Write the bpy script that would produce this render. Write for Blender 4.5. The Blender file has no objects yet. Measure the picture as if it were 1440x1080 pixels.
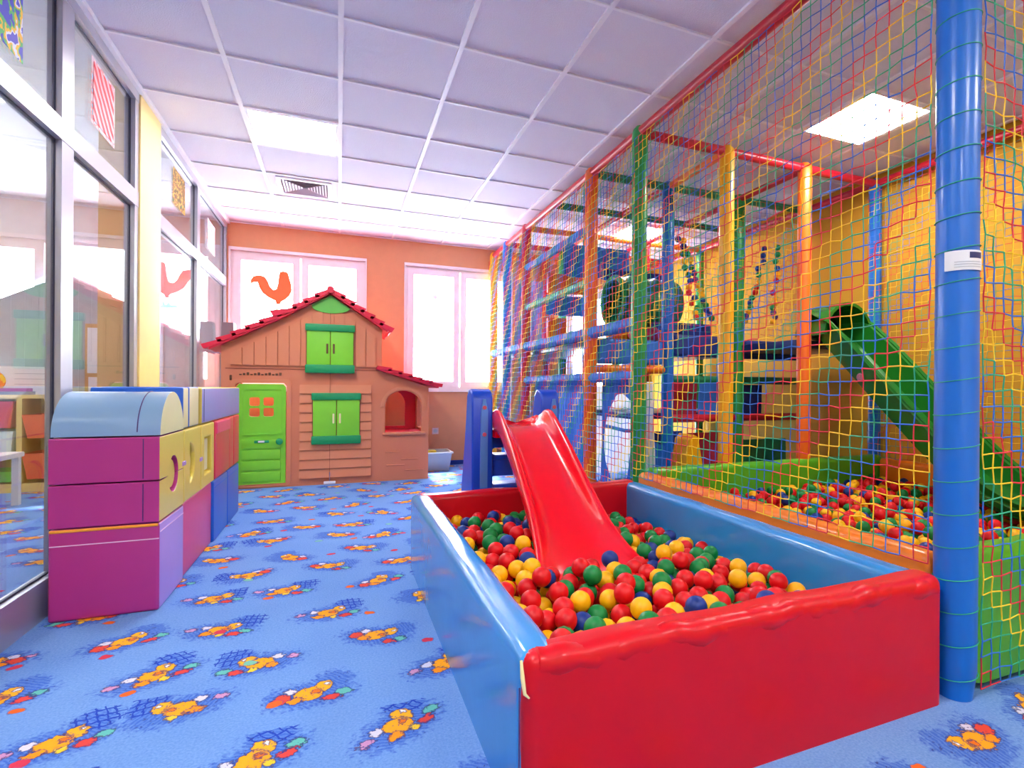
import bpy, bmesh, math, random
import numpy as np
from mathutils import Vector, Matrix
from mathutils.geometry import tessellate_polygon

S = bpy.context.scene
COL = S.collection
R = math.radians
random.seed(4)
RNG = np.random.default_rng(4)

# ------------------------------------------------------------------ camera, sky, sun, exposure
FPX, CX, VY, YAW, ROLL, CAMZ = 767.3, 802.3, 545.6, 23.02, 0.36, 1.0
cam = bpy.data.cameras.new('camera')
camo = bpy.data.objects.new('camera', cam); COL.objects.link(camo)
cam.sensor_fit = 'HORIZONTAL'; cam.sensor_width = 36.0
cam.lens = FPX / 1440 * 36
cam.shift_x = (720 - CX) / 1440
cam.shift_y = (VY - 540) / 1440
cam.clip_start = 0.02
camo.matrix_world = Matrix.Translation((0, 0, CAMZ)) @ Matrix.Rotation(R(-YAW), 4, 'Z') @ Matrix.Rotation(R(90), 4, 'X') @ Matrix.Rotation(R(ROLL), 4, 'Z')
S.camera = camo

W = bpy.data.worlds.new('sky'); S.world = W; W.use_nodes = True
wb = W.node_tree.nodes['Background']
wb.inputs[0].default_value = (0.86, 0.93, 1.0, 1); wb.inputs[1].default_value = 10.5

sun = bpy.data.lights.new('sun', 'SUN'); suno = bpy.data.objects.new('sun', sun); COL.objects.link(suno)
sun.energy = 7.0; sun.angle = R(3); sun.color = (1.0, 0.95, 0.88)
suno.rotation_euler = Vector((-0.10, -0.62, -1.0)).to_track_quat('-Z', 'Y').to_euler()

S.view_settings.view_transform = 'Standard'
S.view_settings.look = 'None'
S.view_settings.exposure = 1.4
S.view_settings.gamma = 1.0
S.view_settings.use_curve_mapping = False
S.cycles.max_bounces = 10
S.cycles.transparent_max_bounces = 16
S.cycles.sample_clamp_indirect = 8.0
LAMP = 17.0            # emission of a ceiling light panel

# ------------------------------------------------------------------ materials
def lin(c):
    return tuple((x / 12.92 if x <= 0.04045 else ((x + 0.055) / 1.055) ** 2.4) for x in [v / 255 for v in c])

MATS = {}
def mat(name, rgb, rough=0.5, var=0.06, scale=12.0, bump=0.0, bscale=60.0, coat=0.0, metal=0.0, spec=0.5, trans=0.0, emit=0.0, sub=0.0):
    m = bpy.data.materials.new(name); m.use_nodes = True
    nt = m.node_tree; N = nt.nodes; L = nt.links
    b = N['Principled BSDF']
    c = lin(rgb)
    tc = N.new('ShaderNodeTexCoord')
    nz = N.new('ShaderNodeTexNoise'); nz.inputs['Scale'].default_value = scale; nz.inputs['Detail'].default_value = 4
    L.new(tc.outputs['Object'], nz.inputs['Vector'])
    mx = N.new('ShaderNodeMix'); mx.data_type = 'RGBA'
    lo = tuple(max(0, x * (1 - var)) for x in c); hi = tuple(min(1, x * (1 + var)) for x in c)
    mx.inputs[6].default_value = (*lo, 1); mx.inputs[7].default_value = (*hi, 1)
    L.new(nz.outputs['Fac'], mx.inputs[0]); L.new(mx.outputs[2], b.inputs['Base Color'])
    b.inputs['Roughness'].default_value = rough
    b.inputs['Metallic'].default_value = metal
    b.inputs['Specular IOR Level'].default_value = spec
    b.inputs['Coat Weight'].default_value = coat
    b.inputs['Coat Roughness'].default_value = 0.12
    if trans: b.inputs['Transmission Weight'].default_value = trans
    if sub:
        b.inputs['Subsurface Weight'].default_value = sub; b.inputs['Subsurface Radius'].default_value = (.02, .02, .02)
    if emit:
        b.inputs['Emission Color'].default_value = (*c, 1); b.inputs['Emission Strength'].default_value = emit
    if bump:
        n2 = N.new('ShaderNodeTexNoise'); n2.inputs['Scale'].default_value = bscale; n2.inputs['Detail'].default_value = 6
        L.new(tc.outputs['Object'], n2.inputs['Vector'])
        bp = N.new('ShaderNodeBump'); bp.inputs['Strength'].default_value = bump; bp.inputs['Distance'].default_value = 0.01
        L.new(n2.outputs['Fac'], bp.inputs['Height']); L.new(bp.outputs['Normal'], b.inputs['Normal'])
    MATS[name] = m
    return m

vin = dict(rough=0.38, coat=0.25, bump=0.12, bscale=9, var=0.04)
pla = dict(rough=0.32, coat=0.1, var=0.03)
mat('wall_peach', (218, 154, 112), 0.85, bump=0.1, bscale=120)
mat('wall_mustard', (212, 156, 40), 0.8, var=0.1, scale=3, bump=0.1, bscale=120)
mat('wall_pale', (226, 222, 228), 0.8); mat('wall_cream', (240, 222, 170), 0.8)
mat('column_cream', (240, 215, 150), 0.7)
mat('plain_white', (236, 236, 240), 0.6)
mat('ceiling_tile', (226, 223, 240), 0.9, var=0.08, scale=160, bump=0.35, bscale=150)  # lilac tint puts light bounced off the carpet into the base colour
mat('grid_white', (240, 238, 248), 0.5)
mat('aluminium', (186, 185, 198), 0.36, metal=0.55, var=0.02)
mat('gasket', (40, 40, 72), 0.5)
mat('frame_white', (238, 228, 234), 0.4)
mat('sky_blue_vinyl', (48, 142, 218), **{**vin, 'rough': 0.2, 'coat': 0.35})
mat('red_vinyl', (204, 0, 26), **{**vin, 'rough': 0.4, 'coat': 0.12, 'spec': 0.3})
mat('post_blue', (0, 106, 206), **vin); mat('post_green', (44, 158, 70), **vin); mat('post_orange', (250, 112, 20), **vin)
mat('post_red', (206, 22, 52), **vin); mat('post_yellow', (250, 178, 20), **vin)
mat('bar_red', (196, 18, 48), **vin); mat('bar_green', (26, 120, 84), **vin); mat('bar_orange', (240, 120, 20), **vin)
mat('pad_green', (84, 176, 34), **vin); mat('pad_orange', (255, 132, 20), **vin); mat('pad_navy', (26, 48, 128), **vin)
mat('rail_blue', (40, 112, 206), 0.6, bump=0.1); mat('rail_green', (110, 190, 150), 0.6, bump=0.1)
mat('cloth_blue', (52, 118, 222), 0.7, bump=0.3, bscale=14); mat('cloth_red', (168, 20, 54), 0.7, bump=0.3, bscale=14)
mat('cloth_navy', (30, 50, 140), 0.7, bump=0.3, bscale=14); mat('cloth_white', (240, 242, 250), 0.7, bump=0.3, bscale=14)
mat('slide_red', (238, 0, 32), 0.22, coat=0.25, var=0.02)
mat('slide_green', (28, 112, 32), 0.25, coat=0.3, var=0.04)
mat('ladder_blue', (4, 70, 208), **pla); mat('ladder_groove', (84, 140, 226), **pla); mat('dot_pink', (196, 84, 110), **pla)
for k, c in dict(red=(216, 8, 22), green=(6, 128, 60), yellow=(246, 180, 6), blue=(16, 50, 134)).items():
    mat('ball_' + k, c, 0.42, coat=0.0, spec=0.35, var=0.05)
for k, c in dict(red=(222, 34, 62), green=(34, 170, 130), yellow=(255, 206, 34), blue=(36, 110, 214)).items():
    mat('cord_' + k, c, 0.6, var=0.08, scale=40)
mat('house_terracotta', (206, 124, 92), 0.55, var=0.05, scale=5); mat('house_plank', (210, 130, 96), 0.55, var=0.05, scale=5)
mat('house_groove_shade', (150, 76, 56), 0.6)  # darker terracotta, shade of the gaps put into the colour
mat('roof_red', (214, 16, 62), 0.5); mat('shutter_green', (122, 206, 50), 0.45); mat('trim_green', (0, 146, 88), 0.45)
mat('gable_green', (92, 184, 72), 0.45); mat('dark_slot', (96, 62, 44), 0.7)
mat('foam_magenta', (184, 46, 134), **vin); mat('foam_yellow', (232, 208, 84), **vin); mat('foam_cream', (236, 226, 170), **vin)
mat('foam_lilac', (186, 144, 222), **vin); mat('foam_pink', (232, 56, 122), **vin); mat('foam_blue', (22, 98, 206), **vin)
mat('foam_red', (222, 42, 74), **vin); mat('foam_paleblue', (132, 168, 206), **vin); mat('foam_lavender', (138, 134, 208), **vin)
mat('piping_orange', (255, 164, 50), 0.5); mat('seam_dark', (70, 40, 110), 0.6); mat('seam_light', (240, 200, 230), 0.6)
mat('wood', (232, 200, 128), 0.5, var=0.15, scale=6); mat('bin_red', (240, 62, 66), **pla); mat('bin_orange', (252, 104, 60), **pla)
mat('bin_white', (226, 236, 232), **pla); mat('bin_green', (96, 200, 60), **pla); mat('table_white', (228, 222, 228), 0.4)
mat('grey_plank', (168, 180, 194), 0.7, var=0.1); mat('paper', (226, 232, 242), 0.8); mat('pinboard', (196, 160, 110), 0.8, var=0.2, scale=60)
mat('grey_dark', (120, 112, 124), 0.6); mat('chrome', (220, 220, 226), 0.15, metal=1.0)
mat('clear_plastic', (214, 228, 244), 0.3, trans=0.5); mat('toy_teal', (60, 190, 170), **pla); mat('toy_yellow', (250, 220, 60), **pla)
mat('sticker_white', (232, 234, 240), 0.4); mat('sticker_navy', (44, 54, 110), 0.4); mat('sticker_grey', (186, 190, 200), 0.5)
mat('base_blue', (20, 60, 160), 0.8); mat('outlet', (226, 196, 200), 0.4)
mat('book_pink', (206, 120, 170), 0.6); mat('book_grey', (130, 140, 170), 0.6)
mat('vent_frame', (232, 226, 236), 0.5); mat('vent_slat', (206, 190, 204), 0.5); mat('vent_dark', (90, 70, 84), 0.8)
mat('lamp', (255, 252, 246), 0.5, var=0.0, emit=LAMP)

def translucent(name, rgb, t=0.6):
    m = bpy.data.materials.new(name); m.use_nodes = True
    nt = m.node_tree; N = nt.nodes; L = nt.links
    for n in list(N): N.remove(n)
    o = N.new('ShaderNodeOutputMaterial'); mx = N.new('ShaderNodeMixShader'); mx.inputs[0].default_value = t
    d = N.new('ShaderNodeBsdfDiffuse'); tr = N.new('ShaderNodeBsdfTranslucent')
    tcx = N.new('ShaderNodeTexCoord'); nz = N.new('ShaderNodeTexNoise'); nz.inputs['Scale'].default_value = 18
    L.new(tcx.outputs['Object'], nz.inputs['Vector'])
    cr = N.new('ShaderNodeMix'); cr.data_type = 'RGBA'; c = lin(rgb)
    cr.inputs[6].default_value = (*[x * .9 for x in c], 1); cr.inputs[7].default_value = (*[min(1, x * 1.08) for x in c], 1)
    L.new(nz.outputs['Fac'], cr.inputs[0])
    L.new(cr.outputs[2], d.inputs[0]); L.new(cr.outputs[2], tr.inputs[0])
    L.new(d.outputs[0], mx.inputs[1]); L.new(tr.outputs[0], mx.inputs[2]); L.new(mx.outputs[0], o.inputs[0])
    MATS[name] = m
translucent('paint_coral', (240, 118, 84), 0.32); translucent('paint_mint', (150, 220, 190)); translucent('paint_pink', (255, 150, 160))
translucent('blind', (255, 252, 255), 0.75)
translucent('sheet_white', (250, 251, 255), 0.7)

def glass(name, tint=(0.97, 0.985, 0.99), ior=1.5):
    m = bpy.data.materials.new(name); m.use_nodes = True
    nt = m.node_tree; N = nt.nodes; L = nt.links
    for n in list(N): N.remove(n)
    o = N.new('ShaderNodeOutputMaterial'); mx = N.new('ShaderNodeMixShader')
    fr = N.new('ShaderNodeFresnel'); fr.inputs[0].default_value = ior
    tr = N.new('ShaderNodeBsdfTransparent'); tr.inputs[0].default_value = (*tint, 1)
    g = N.new('ShaderNodeBsdfGlossy'); g.inputs['Roughness'].default_value = 0.0
    # both faces of the thin pane reflect like an air-to-glass surface
    ge = N.new('ShaderNodeNewGeometry'); mi = N.new('ShaderNodeMix'); mi.data_type = 'FLOAT'
    mi.inputs[2].default_value = ior; mi.inputs[3].default_value = 1 / ior
    L.new(ge.outputs['Backfacing'], mi.inputs[0]); L.new(mi.outputs[0], fr.inputs[0])
    L.new(fr.outputs[0], mx.inputs[0]); L.new(tr.outputs[0], mx.inputs[1]); L.new(g.outputs[0], mx.inputs[2])
    L.new(mx.outputs[0], o.inputs[0]); MATS[name] = m
glass('pane_glass')
glass('partition_glass', ior=1.62)

# small expression builder for shader maths
class X:
    nt = None
    def __init__(s, sock): s.s = sock
    @staticmethod
    def op(name, *a, clamp=False):
        n = X.nt.nodes.new('ShaderNodeMath'); n.operation = name; n.use_clamp = clamp
        for i, v in enumerate(a):
            if isinstance(v, X): X.nt.links.new(v.s, n.inputs[i])
            else: n.inputs[i].default_value = v
        return X(n.outputs[0])
    def __add__(s, o): return X.op('ADD', s, o)
    __radd__ = __add__
    def __sub__(s, o): return X.op('SUBTRACT', s, o)
    def __rsub__(s, o): return X.op('SUBTRACT', o, s)
    def __mul__(s, o): return X.op('MULTIPLY', s, o)
    __rmul__ = __mul__
    def __truediv__(s, o): return X.op('DIVIDE', s, o)

def carpet():
    m = bpy.data.materials.new('printed_carpet'); m.use_nodes = True
    nt = m.node_tree; N = nt.nodes; L = nt.links; X.nt = nt
    b = N['Principled BSDF']; b.inputs['Roughness'].default_value = 0.95; b.inputs['Specular IOR Level'].default_value = 0.15
    tc = N.new('ShaderNodeTexCoord'); sp = N.new('ShaderNodeSeparateXYZ')
    # wobble of the coordinates for a hand-drawn edge
    nz = N.new('ShaderNodeTexNoise'); nz.inputs['Scale'].default_value = 38; nz.inputs['Detail'].default_value = 3
    L.new(tc.outputs['Object'], nz.inputs['Vector'])
    vs = N.new('ShaderNodeVectorMath'); vs.operation = 'MULTIPLY_ADD'
    vs.inputs[1].default_value = (.022, .022, 0); L.new(nz.outputs['Color'], vs.inputs[0]); L.new(tc.outputs['Object'], vs.inputs[2])
    L.new(vs.outputs[0], sp.inputs[0])
    x, y = X(sp.outputs[0]), X(sp.outputs[1])
    def sstep(d, w=.004):           # 1 inside (d<0)
        return X.op('MULTIPLY_ADD', d, -1 / w, .5, clamp=True)
    def rnd(ix, iy, seed):
        cb = N.new('ShaderNodeCombineXYZ')
        L.new(ix.s, cb.inputs[0]); L.new(iy.s, cb.inputs[1]); cb.inputs[2].default_value = seed
        w = N.new('ShaderNodeTexWhiteNoise'); w.noise_dimensions = '3D'; L.new(cb.outputs[0], w.inputs[0])
        return X(w.outputs['Value'])
    def lattice(cw, ch, ox, oy, jit, seed):
        iy = X.op('FLOOR', (y + oy) / ch)
        sh = X.op('MULTIPLY', X.op('FLOORED_MODULO', iy, 2.0), .5)
        gx = (x + ox) / cw + sh
        ix = X.op('FLOOR', gx)
        px = (gx - ix - .5) * cw + (rnd(ix, iy, seed) - .5) * jit
        py = ((y + oy) / ch - iy - .5) * ch + (rnd(ix, iy, seed + 1) - .5) * jit
        a = (rnd(ix, iy, seed + 2) - .5) * 1.3
        c, s = X.op('COSINE', a), X.op('SINE', a)
        return px * c - py * s, px * s + py * c, rnd(ix, iy, seed + 3), rnd(ix, iy, seed + 4)
    def ell(px, py, cx, cy, rx, ry):
        ax = (px - cx) / rx; ay = (py - cy) / ry
        return (X.op('SQRT', ax * ax + ay * ay) - 1.0) * min(rx, ry)
    col = None
    def layer(prev, fac, rgb, k=1.0):
        mx = N.new('ShaderNodeMix'); mx.data_type = 'RGBA'
        f = fac * k if k != 1 else fac
        L.new(f.s, mx.inputs[0])
        if isinstance(prev, tuple): mx.inputs[6].default_value = (*prev, 1)
        else: L.new(prev, mx.inputs[6])
        mx.inputs[7].default_value = (*lin(rgb), 1)
        return mx.outputs[2]
    # pile
    n1 = N.new('ShaderNodeTexNoise'); n1.inputs['Scale'].default_value = 140; n1.inputs['Detail'].default_value = 5
    L.new(tc.outputs['Object'], n1.inputs['Vector'])
    n3 = N.new('ShaderNodeTexNoise'); n3.inputs['Scale'].default_value = 3; n3.inputs['Detail'].default_value = 3
    L.new(tc.outputs['Object'], n3.inputs['Vector'])
    base = N.new('ShaderNodeMix'); base.data_type = 'RGBA'
    base.inputs[6].default_value = (*lin((58, 112, 196)), 1); base.inputs[7].default_value = (*lin((142, 182, 234)), 1)
    mix = X(n1.outputs['Fac']) * .75 + X(n3.outputs['Fac']) * .25
    L.new(mix.s, base.inputs[0])
    col = base.outputs[2]
    # large motifs: blue crayon shading, an orange figure, odd coloured bits, ink outlines
    px, py, r1, r2 = lattice(.37, .33, .05, .11, .12, 3.0)
    flip = X.op('GREATER_THAN', r1, .5) * 2.0 - 1.0
    px = px * flip * .84; py = py * .50
    n5 = N.new('ShaderNodeTexNoise'); n5.inputs['Scale'].default_value = 95; n5.inputs['Detail'].default_value = 2
    L.new(tc.outputs['Object'], n5.inputs['Vector']); ink = X(n5.outputs['Fac'])
    n6 = N.new('ShaderNodeTexNoise'); n6.inputs['Scale'].default_value = 60; n6.inputs['Detail'].default_value = 2
    L.new(vs.outputs[0], n6.inputs['Vector']); ink2 = X(n6.outputs['Fac'])
    sm = X.op('MINIMUM', ell(px, py, .0, .0, .118, .040), ell(px, py, .055, .034, .055, .036))
    sm = sm + (ink2 - .5) * .06
    hatch = X.op('SINE', (px * .7 + py) * 620.0) * .18 + .58
    col = layer(col, sstep(sm, .012) * hatch, (40, 86, 196))
    gx = X.op('ABSOLUTE', X.op('FLOORED_MODULO', px + py * .3, .020) - .010); gy = X.op('ABSOLUTE', X.op('FLOORED_MODULO', py, .017) - .0085)
    grid = X.op('MAXIMUM', X.op('GREATER_THAN', gx, .0078), X.op('GREATER_THAN', gy, .0066))
    patch = sstep(ell(px, py, .07, .045, .055, .034), .004) * grid * X.op('GREATER_THAN', r2, .45)
    col = layer(col, patch, (24, 62, 180), .9)
    def spot(cx, cy, rx, ry, rgb, k=1.0, show=None):
        nonlocal col
        d = ell(px, py, cx, cy, rx, ry) + (ink - .5) * .016
        e = sstep(X.op('ABSOLUTE', d) - .0016, .002); f = sstep(d, .002)
        if show is not None: e = e * show; f = f * show
        col = layer(col, f, rgb, k); col = layer(col, e, (44, 40, 96), .75)
    a1 = X.op('GREATER_THAN', r1, .35); a2 = X.op('GREATER_THAN', r2, .4); a3 = X.op('LESS_THAN', r2, .62)
    spot(.088, -.006, .020, .010, (104, 196, 176), .9, a1)
    spot(-.095, .006, .018, .008, (216, 150, 190), .9, a2)
    spot(-.066, -.004, .024, .014, (226, 78, 62), 1, a3)
    spot(-.050, .015, .018, .009, (232, 226, 238), .85)
    spot(.058, -.018, .022, .009, (226, 74, 66), 1, a1)
    spot(.032, .020, .024, .018, (252, 178, 40))
    spot(-.004, .002, .036, .021, (252, 168, 34))
    spot(-.034, -.014, .020, .010, (250, 150, 30))
    spot(.016, -.020, .013, .008, (250, 206, 60), 1, a2)
    spot(.014, .006, .010, .006, (232, 110, 30), .9)
    spot(.042, .026, .006, .005, (240, 240, 246), 1)
    speck = sstep(sm + .006, .004) * X.op('GREATER_THAN', ink, .66)
    col = layer(col, speck, (50, 50, 120), .7)
    # small scattered marks
    qx, qy, s1, s2 = lattice(.29, .33, .16, .17, .12, 11.0)
    dot = ell(qx, qy, 0, 0, .022, .017)
    show = X.op('GREATER_THAN', s1, .35)
    col = layer(col, sstep(X.op('ABSOLUTE', dot) - .0022, .003) * show, (58, 60, 130), .6)
    cm = N.new('ShaderNodeValToRGB'); cm.color_ramp.interpolation = 'CONSTANT'
    for i, (p, c) in enumerate([(0, (236, 104, 40)), (.4, (214, 60, 84)), (.7, (120, 190, 170))]):
        e = cm.color_ramp.elements[i] if i < 2 else cm.color_ramp.elements.new(p)
        e.position = p; e.color = (*lin(c), 1)
    L.new(s2.s, cm.inputs[0])
    mx = N.new('ShaderNodeMix'); mx.data_type = 'RGBA'; f = sstep(dot, .003) * show
    L.new(f.s, mx.inputs[0]); L.new(col, mx.inputs[6]); L.new(cm.outputs[0], mx.inputs[7]); col = mx.outputs[2]
    L.new(col, b.inputs['Base Color'])
    bp = N.new('ShaderNodeBump'); bp.inputs['Strength'].default_value = .35; bp.inputs['Distance'].default_value = .004
    L.new(n1.outputs['Fac'], bp.inputs['Height']); L.new(bp.outputs[0], b.inputs['Normal'])
    MATS['carpet'] = m
carpet()

def poster(name, stops, scale, stripe=False):
    m = bpy.data.materials.new(name); m.use_nodes = True
    nt = m.node_tree; N = nt.nodes; L = nt.links; b = N['Principled BSDF']; b.inputs['Roughness'].default_value = .6
    tc = N.new('ShaderNodeTexCoord')
    if stripe:
        t = N.new('ShaderNodeTexWave'); t.bands_direction = 'DIAGONAL'; t.inputs['Scale'].default_value = scale; t.inputs['Distortion'].default_value = 1.5
        src = t.outputs['Fac']
    else:
        t = N.new('ShaderNodeTexNoise'); t.inputs['Scale'].default_value = scale; t.inputs['Detail'].default_value = 2; src = t.outputs['Fac']
    L.new(tc.outputs['Object'], t.inputs['Vector'])
    cr = N.new('ShaderNodeValToRGB'); cr.color_ramp.interpolation = 'CONSTANT'
    for i, (p, c) in enumerate(stops):
        e = cr.color_ramp.elements[i] if i < 2 else cr.color_ramp.elements.new(p)
        e.position = p; e.color = (*lin(c), 1)
    L.new(src, cr.inputs[0]); L.new(cr.outputs[0], b.inputs['Base Color']); MATS[name] = m
poster('print_flowers', [(0, (70, 70, 200)), (.44, (90, 190, 110)), (.5, (250, 200, 50)), (.56, (240, 240, 250)), (.62, (90, 80, 210))], 14)
poster('print_stripes', [(0, (255, 190, 200)), (.45, (236, 40, 60))], 9, True)
poster('print_brown', [(0, (120, 90, 40)), (.45, (210, 170, 70)), (.55, (150, 60, 50)), (.62, (90, 120, 60))], 22)
poster('print_pale', [(0, (250, 220, 226)), (.5, (240, 160, 170)), (.58, (200, 220, 240))], 18)
poster('print_border', [(0, (214, 206, 180)), (.5, (90, 130, 190)), (.56, (170, 200, 90)), (.64, (230, 226, 214))], 30)
poster('print_sun', [(0, (255, 210, 40)), (.52, (255, 140, 30))], 12)

# ------------------------------------------------------------------ mesh helpers
class MB:
    def __init__(s): s.v = []; s.f = []; s.mi = []
    def add(s, vs, fs, mi=0):
        o = len(s.v); s.v += [tuple(p) for p in vs]; s.f += [tuple(i + o for i in q) for q in fs]; s.mi += [mi] * len(fs)
        return s
    def box(s, x0, x1, y0, y1, z0, z1, mi=0):
        vs = [(x, y, z) for z in (z0, z1) for y in (y0, y1) for x in (x0, x1)]
        return s.add(vs, [(0, 2, 3, 1), (4, 5, 7, 6), (0, 1, 5, 4), (2, 6, 7, 3), (0, 4, 6, 2), (1, 3, 7, 5)], mi)
    def tube(s, pts, r, n=10, cap=True, mi=0):
        pts = [Vector(p) for p in pts]; rr = r if isinstance(r, (list, tuple)) else [r] * len(pts)
        vs = []; up = None
        for i, p in enumerate(pts):
            d = (pts[min(i + 1, len(pts) - 1)] - pts[max(i - 1, 0)]).normalized()
            if up is None: up = Vector((0, 0, 1)) if abs(d.z) < .9 else Vector((1, 0, 0))
            a = d.cross(up).normalized(); up = a.cross(d).normalized()
            for k in range(n):
                t = 2 * math.pi * k / n
                vs.append(p + a * math.cos(t) * rr[i] + up * math.sin(t) * rr[i])
        fs = [(i * n + k, i * n + (k + 1) % n, (i + 1) * n + (k + 1) % n, (i + 1) * n + k) for i in range(len(pts) - 1) for k in range(n)]
        if cap: fs += [tuple(range(n - 1, -1, -1)), tuple(range((len(pts) - 1) * n, len(pts) * n))]
        return s.add(vs, fs, mi)
    def prism(s, outline, holes, a0, a1, axis='y', mi=0, mi_side=None):
        # outline and holes are 2-D loops; axis is the extrusion axis
        mi_side = mi if mi_side is None else mi_side
        def P(u, w, a):
            return {'y': (u, a, w), 'x': (a, u, w), 'z': (u, w, a)}[axis]
        loops = [outline] + list(holes)
        flat = [p for lp in loops for p in lp]
        tri = tessellate_polygon([[Vector((p[0], p[1], 0)) for p in lp] for lp in loops])
        n = len(flat)
        vs = [P(u, w, a0) for u, w in flat] + [P(u, w, a1) for u, w in flat]
        s.add(vs, [tuple(t) for t in tri] + [tuple(i + n for i in reversed(t)) for t in tri], mi)
        o = 0; fs = []
        for lp in loops:
            m = len(lp)
            for i in range(m):
                j = (i + 1) % m
                fs.append((o + i, o + j, n + o + j, n + o + i))
            o += m
        s.add(vs, fs, mi_side)
        return s
    def mesh(s, name, mats, off=(0, 0, 0), smooth=False, fix=True):
        me = bpy.data.meshes.new(name)
        v = np.array(s.v, dtype=float) - np.array(off)
        me.from_pydata(v.tolist(), [], s.f)
        for m in mats: me.materials.append(MATS[m])
        if len(mats) > 1: me.polygons.foreach_set('material_index', s.mi)
        if fix:
            bm = bmesh.new(); bm.from_mesh(me)
            bmesh.ops.remove_doubles(bm, verts=bm.verts, dist=1e-5)
            bmesh.ops.recalc_face_normals(bm, faces=bm.faces); bm.to_mesh(me); bm.free()
        if smooth: shade(me)
        me.update()
        return me

def shade(me, ang=38):
    me.polygons.foreach_set('use_smooth', [True] * len(me.polygons))
    me.set_sharp_from_angle(angle=R(ang))

ROOT = {}
def put(name, mb, mats, parent=None, smooth=True, fix=True):
    mats = [mats] if isinstance(mats, str) else mats
    if parent is not None:
        p = parent
        off = ROOT[p.name]
        o = bpy.data.objects.new(name, mb.mesh(name, mats, off, smooth, fix)); COL.objects.link(o)
        o.parent = p
        ROOT[o.name] = off
        return o
    v = np.array(mb.v); lo, hi = v.min(0), v.max(0)
    off = ((lo[0] + hi[0]) / 2, (lo[1] + hi[1]) / 2, lo[2])
    o = bpy.data.objects.new(name, mb.mesh(name, mats, off, smooth, fix)); COL.objects.link(o)
    o.location = off; ROOT[o.name] = off
    return o
def tag(o, label, cat, group=None, kind=None):
    o['label'] = label; o['category'] = cat
    if group: o['group'] = group
    if kind: o['kind'] = kind
    return o
def thing(name, loc, label=None, cat=None, group=None):
    o = bpy.data.objects.new(name, None); COL.objects.link(o); o.location = loc; o.empty_display_size = .05
    ROOT[o.name] = tuple(loc)
    if label: tag(o, label, cat, group)
    return o
def struct(name, mb, mats, label=None, smooth=False):
    o = put(name, mb, mats, None, smooth); o['kind'] = 'structure'
    if label: o['label'] = label
    return o
def sroot(name, loc=(0, 0, 0), label=None):
    o = thing(name, loc); o['kind'] = 'structure'
    if label: o['label'] = label
    return o

def rbox(x0, x1, y0, y1, z0, z1, r=.012, seg=3, mi=None):
    """rounded box as an MB; mi = material index for faces with normal along +-X"""
    bm = bmesh.new(); bmesh.ops.create_cube(bm, size=1)
    for v in bm.verts:
        v.co = Vector(((x0 + x1) / 2 + v.co.x * (x1 - x0), (y0 + y1) / 2 + v.co.y * (y1 - y0), (z0 + z1) / 2 + v.co.z * (z1 - z0)))
    bmesh.ops.bevel(bm, geom=list(bm.edges), offset=r, segments=seg, profile=.6, affect='EDGES')
    bm.normal_update()
    b = MB(); bm.verts.index_update()
    vs = [v.co[:] for v in bm.verts]
    b.v = vs
    for f in bm.faces:
        b.f.append(tuple(v.index for v in f.verts)); b.mi.append(1 if (mi and abs(f.normal.x) > .75) else 0)
    bm.free()
    return b
def arc(cx, cz, r, a0, a1, n, rz=None):
    rz = r if rz is None else rz
    return [(cx + r * math.cos(R(a0 + (a1 - a0) * i / n)), cz + rz * math.sin(R(a0 + (a1 - a0) * i / n))) for i in range(n + 1)]
def rrect(x0, x1, z0, z1, r, n=4):
    p = []
    for cx, cz, a in ((x1 - r, z1 - r, 0), (x0 + r, z1 - r, 90), (x0 + r, z0 + r, 180), (x1 - r, z0 + r, 270)):
        p += arc(cx, cz, r, a, a + 90, n)
    return p

# ------------------------------------------------------------------ the room
H = 2.84
XL, XR, YF, YB, XLL = -1.155, 4.25, 7.1, -2.6, -4.2
struct('floor', MB().box(XLL, XR, YB, YF, -.1, 0), 'carpet', 'blue carpet printed with small orange and red cartoon motifs')

def wall_with_holes(name, x0, x1, holes, y0, y1, m, label):
    return struct(name, MB().prism([(x0, 0), (x1, 0), (x1, H + .1), (x0, H + .1)], [[(a, c), (b, c), (b, d), (a, d)] for a, b, c, d in holes], y0, y1), m, label)
WINS = [(-1.125, .292, .97, 2.53), (.762, 2.14, .97, 2.53), (2.95, 3.95, .16, 2.40), (-3.7, -1.75, .97, 2.46)]
wall_with_holes('wall_annex', XLL, XL - .02, WINS[3:], YF, YF + .16, 'wall_pale', 'pale wall of the room behind the glass')
wall_with_holes('wall_back', XL - .02, XR, WINS[:3], YF, YF + .16, 'wall_peach', 'peach orange end wall with bright windows')
struct('wall_right', MB().box(XR, XR + .15, YB, YF + .16, 0, H + .1), 'wall_mustard', 'mustard yellow side wall behind the climbing frame')
struct('wall_left', MB().box(XLL - .15, XLL, YB, YF + .16, 0, H + .1), 'wall_cream', 'cream wall of the room behind the glass')
struct('wall_front', MB().box(XLL - .15, XR + .15, YB - .15, YB, 0, H + .1), 'wall_cream', 'cream wall behind the viewer')
struct('baseboard_back', MB().box(XL + .05, 1.8, YF - .012, YF, 0, .055), 'base_blue', 'dark blue skirting along the peach wall')

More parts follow.
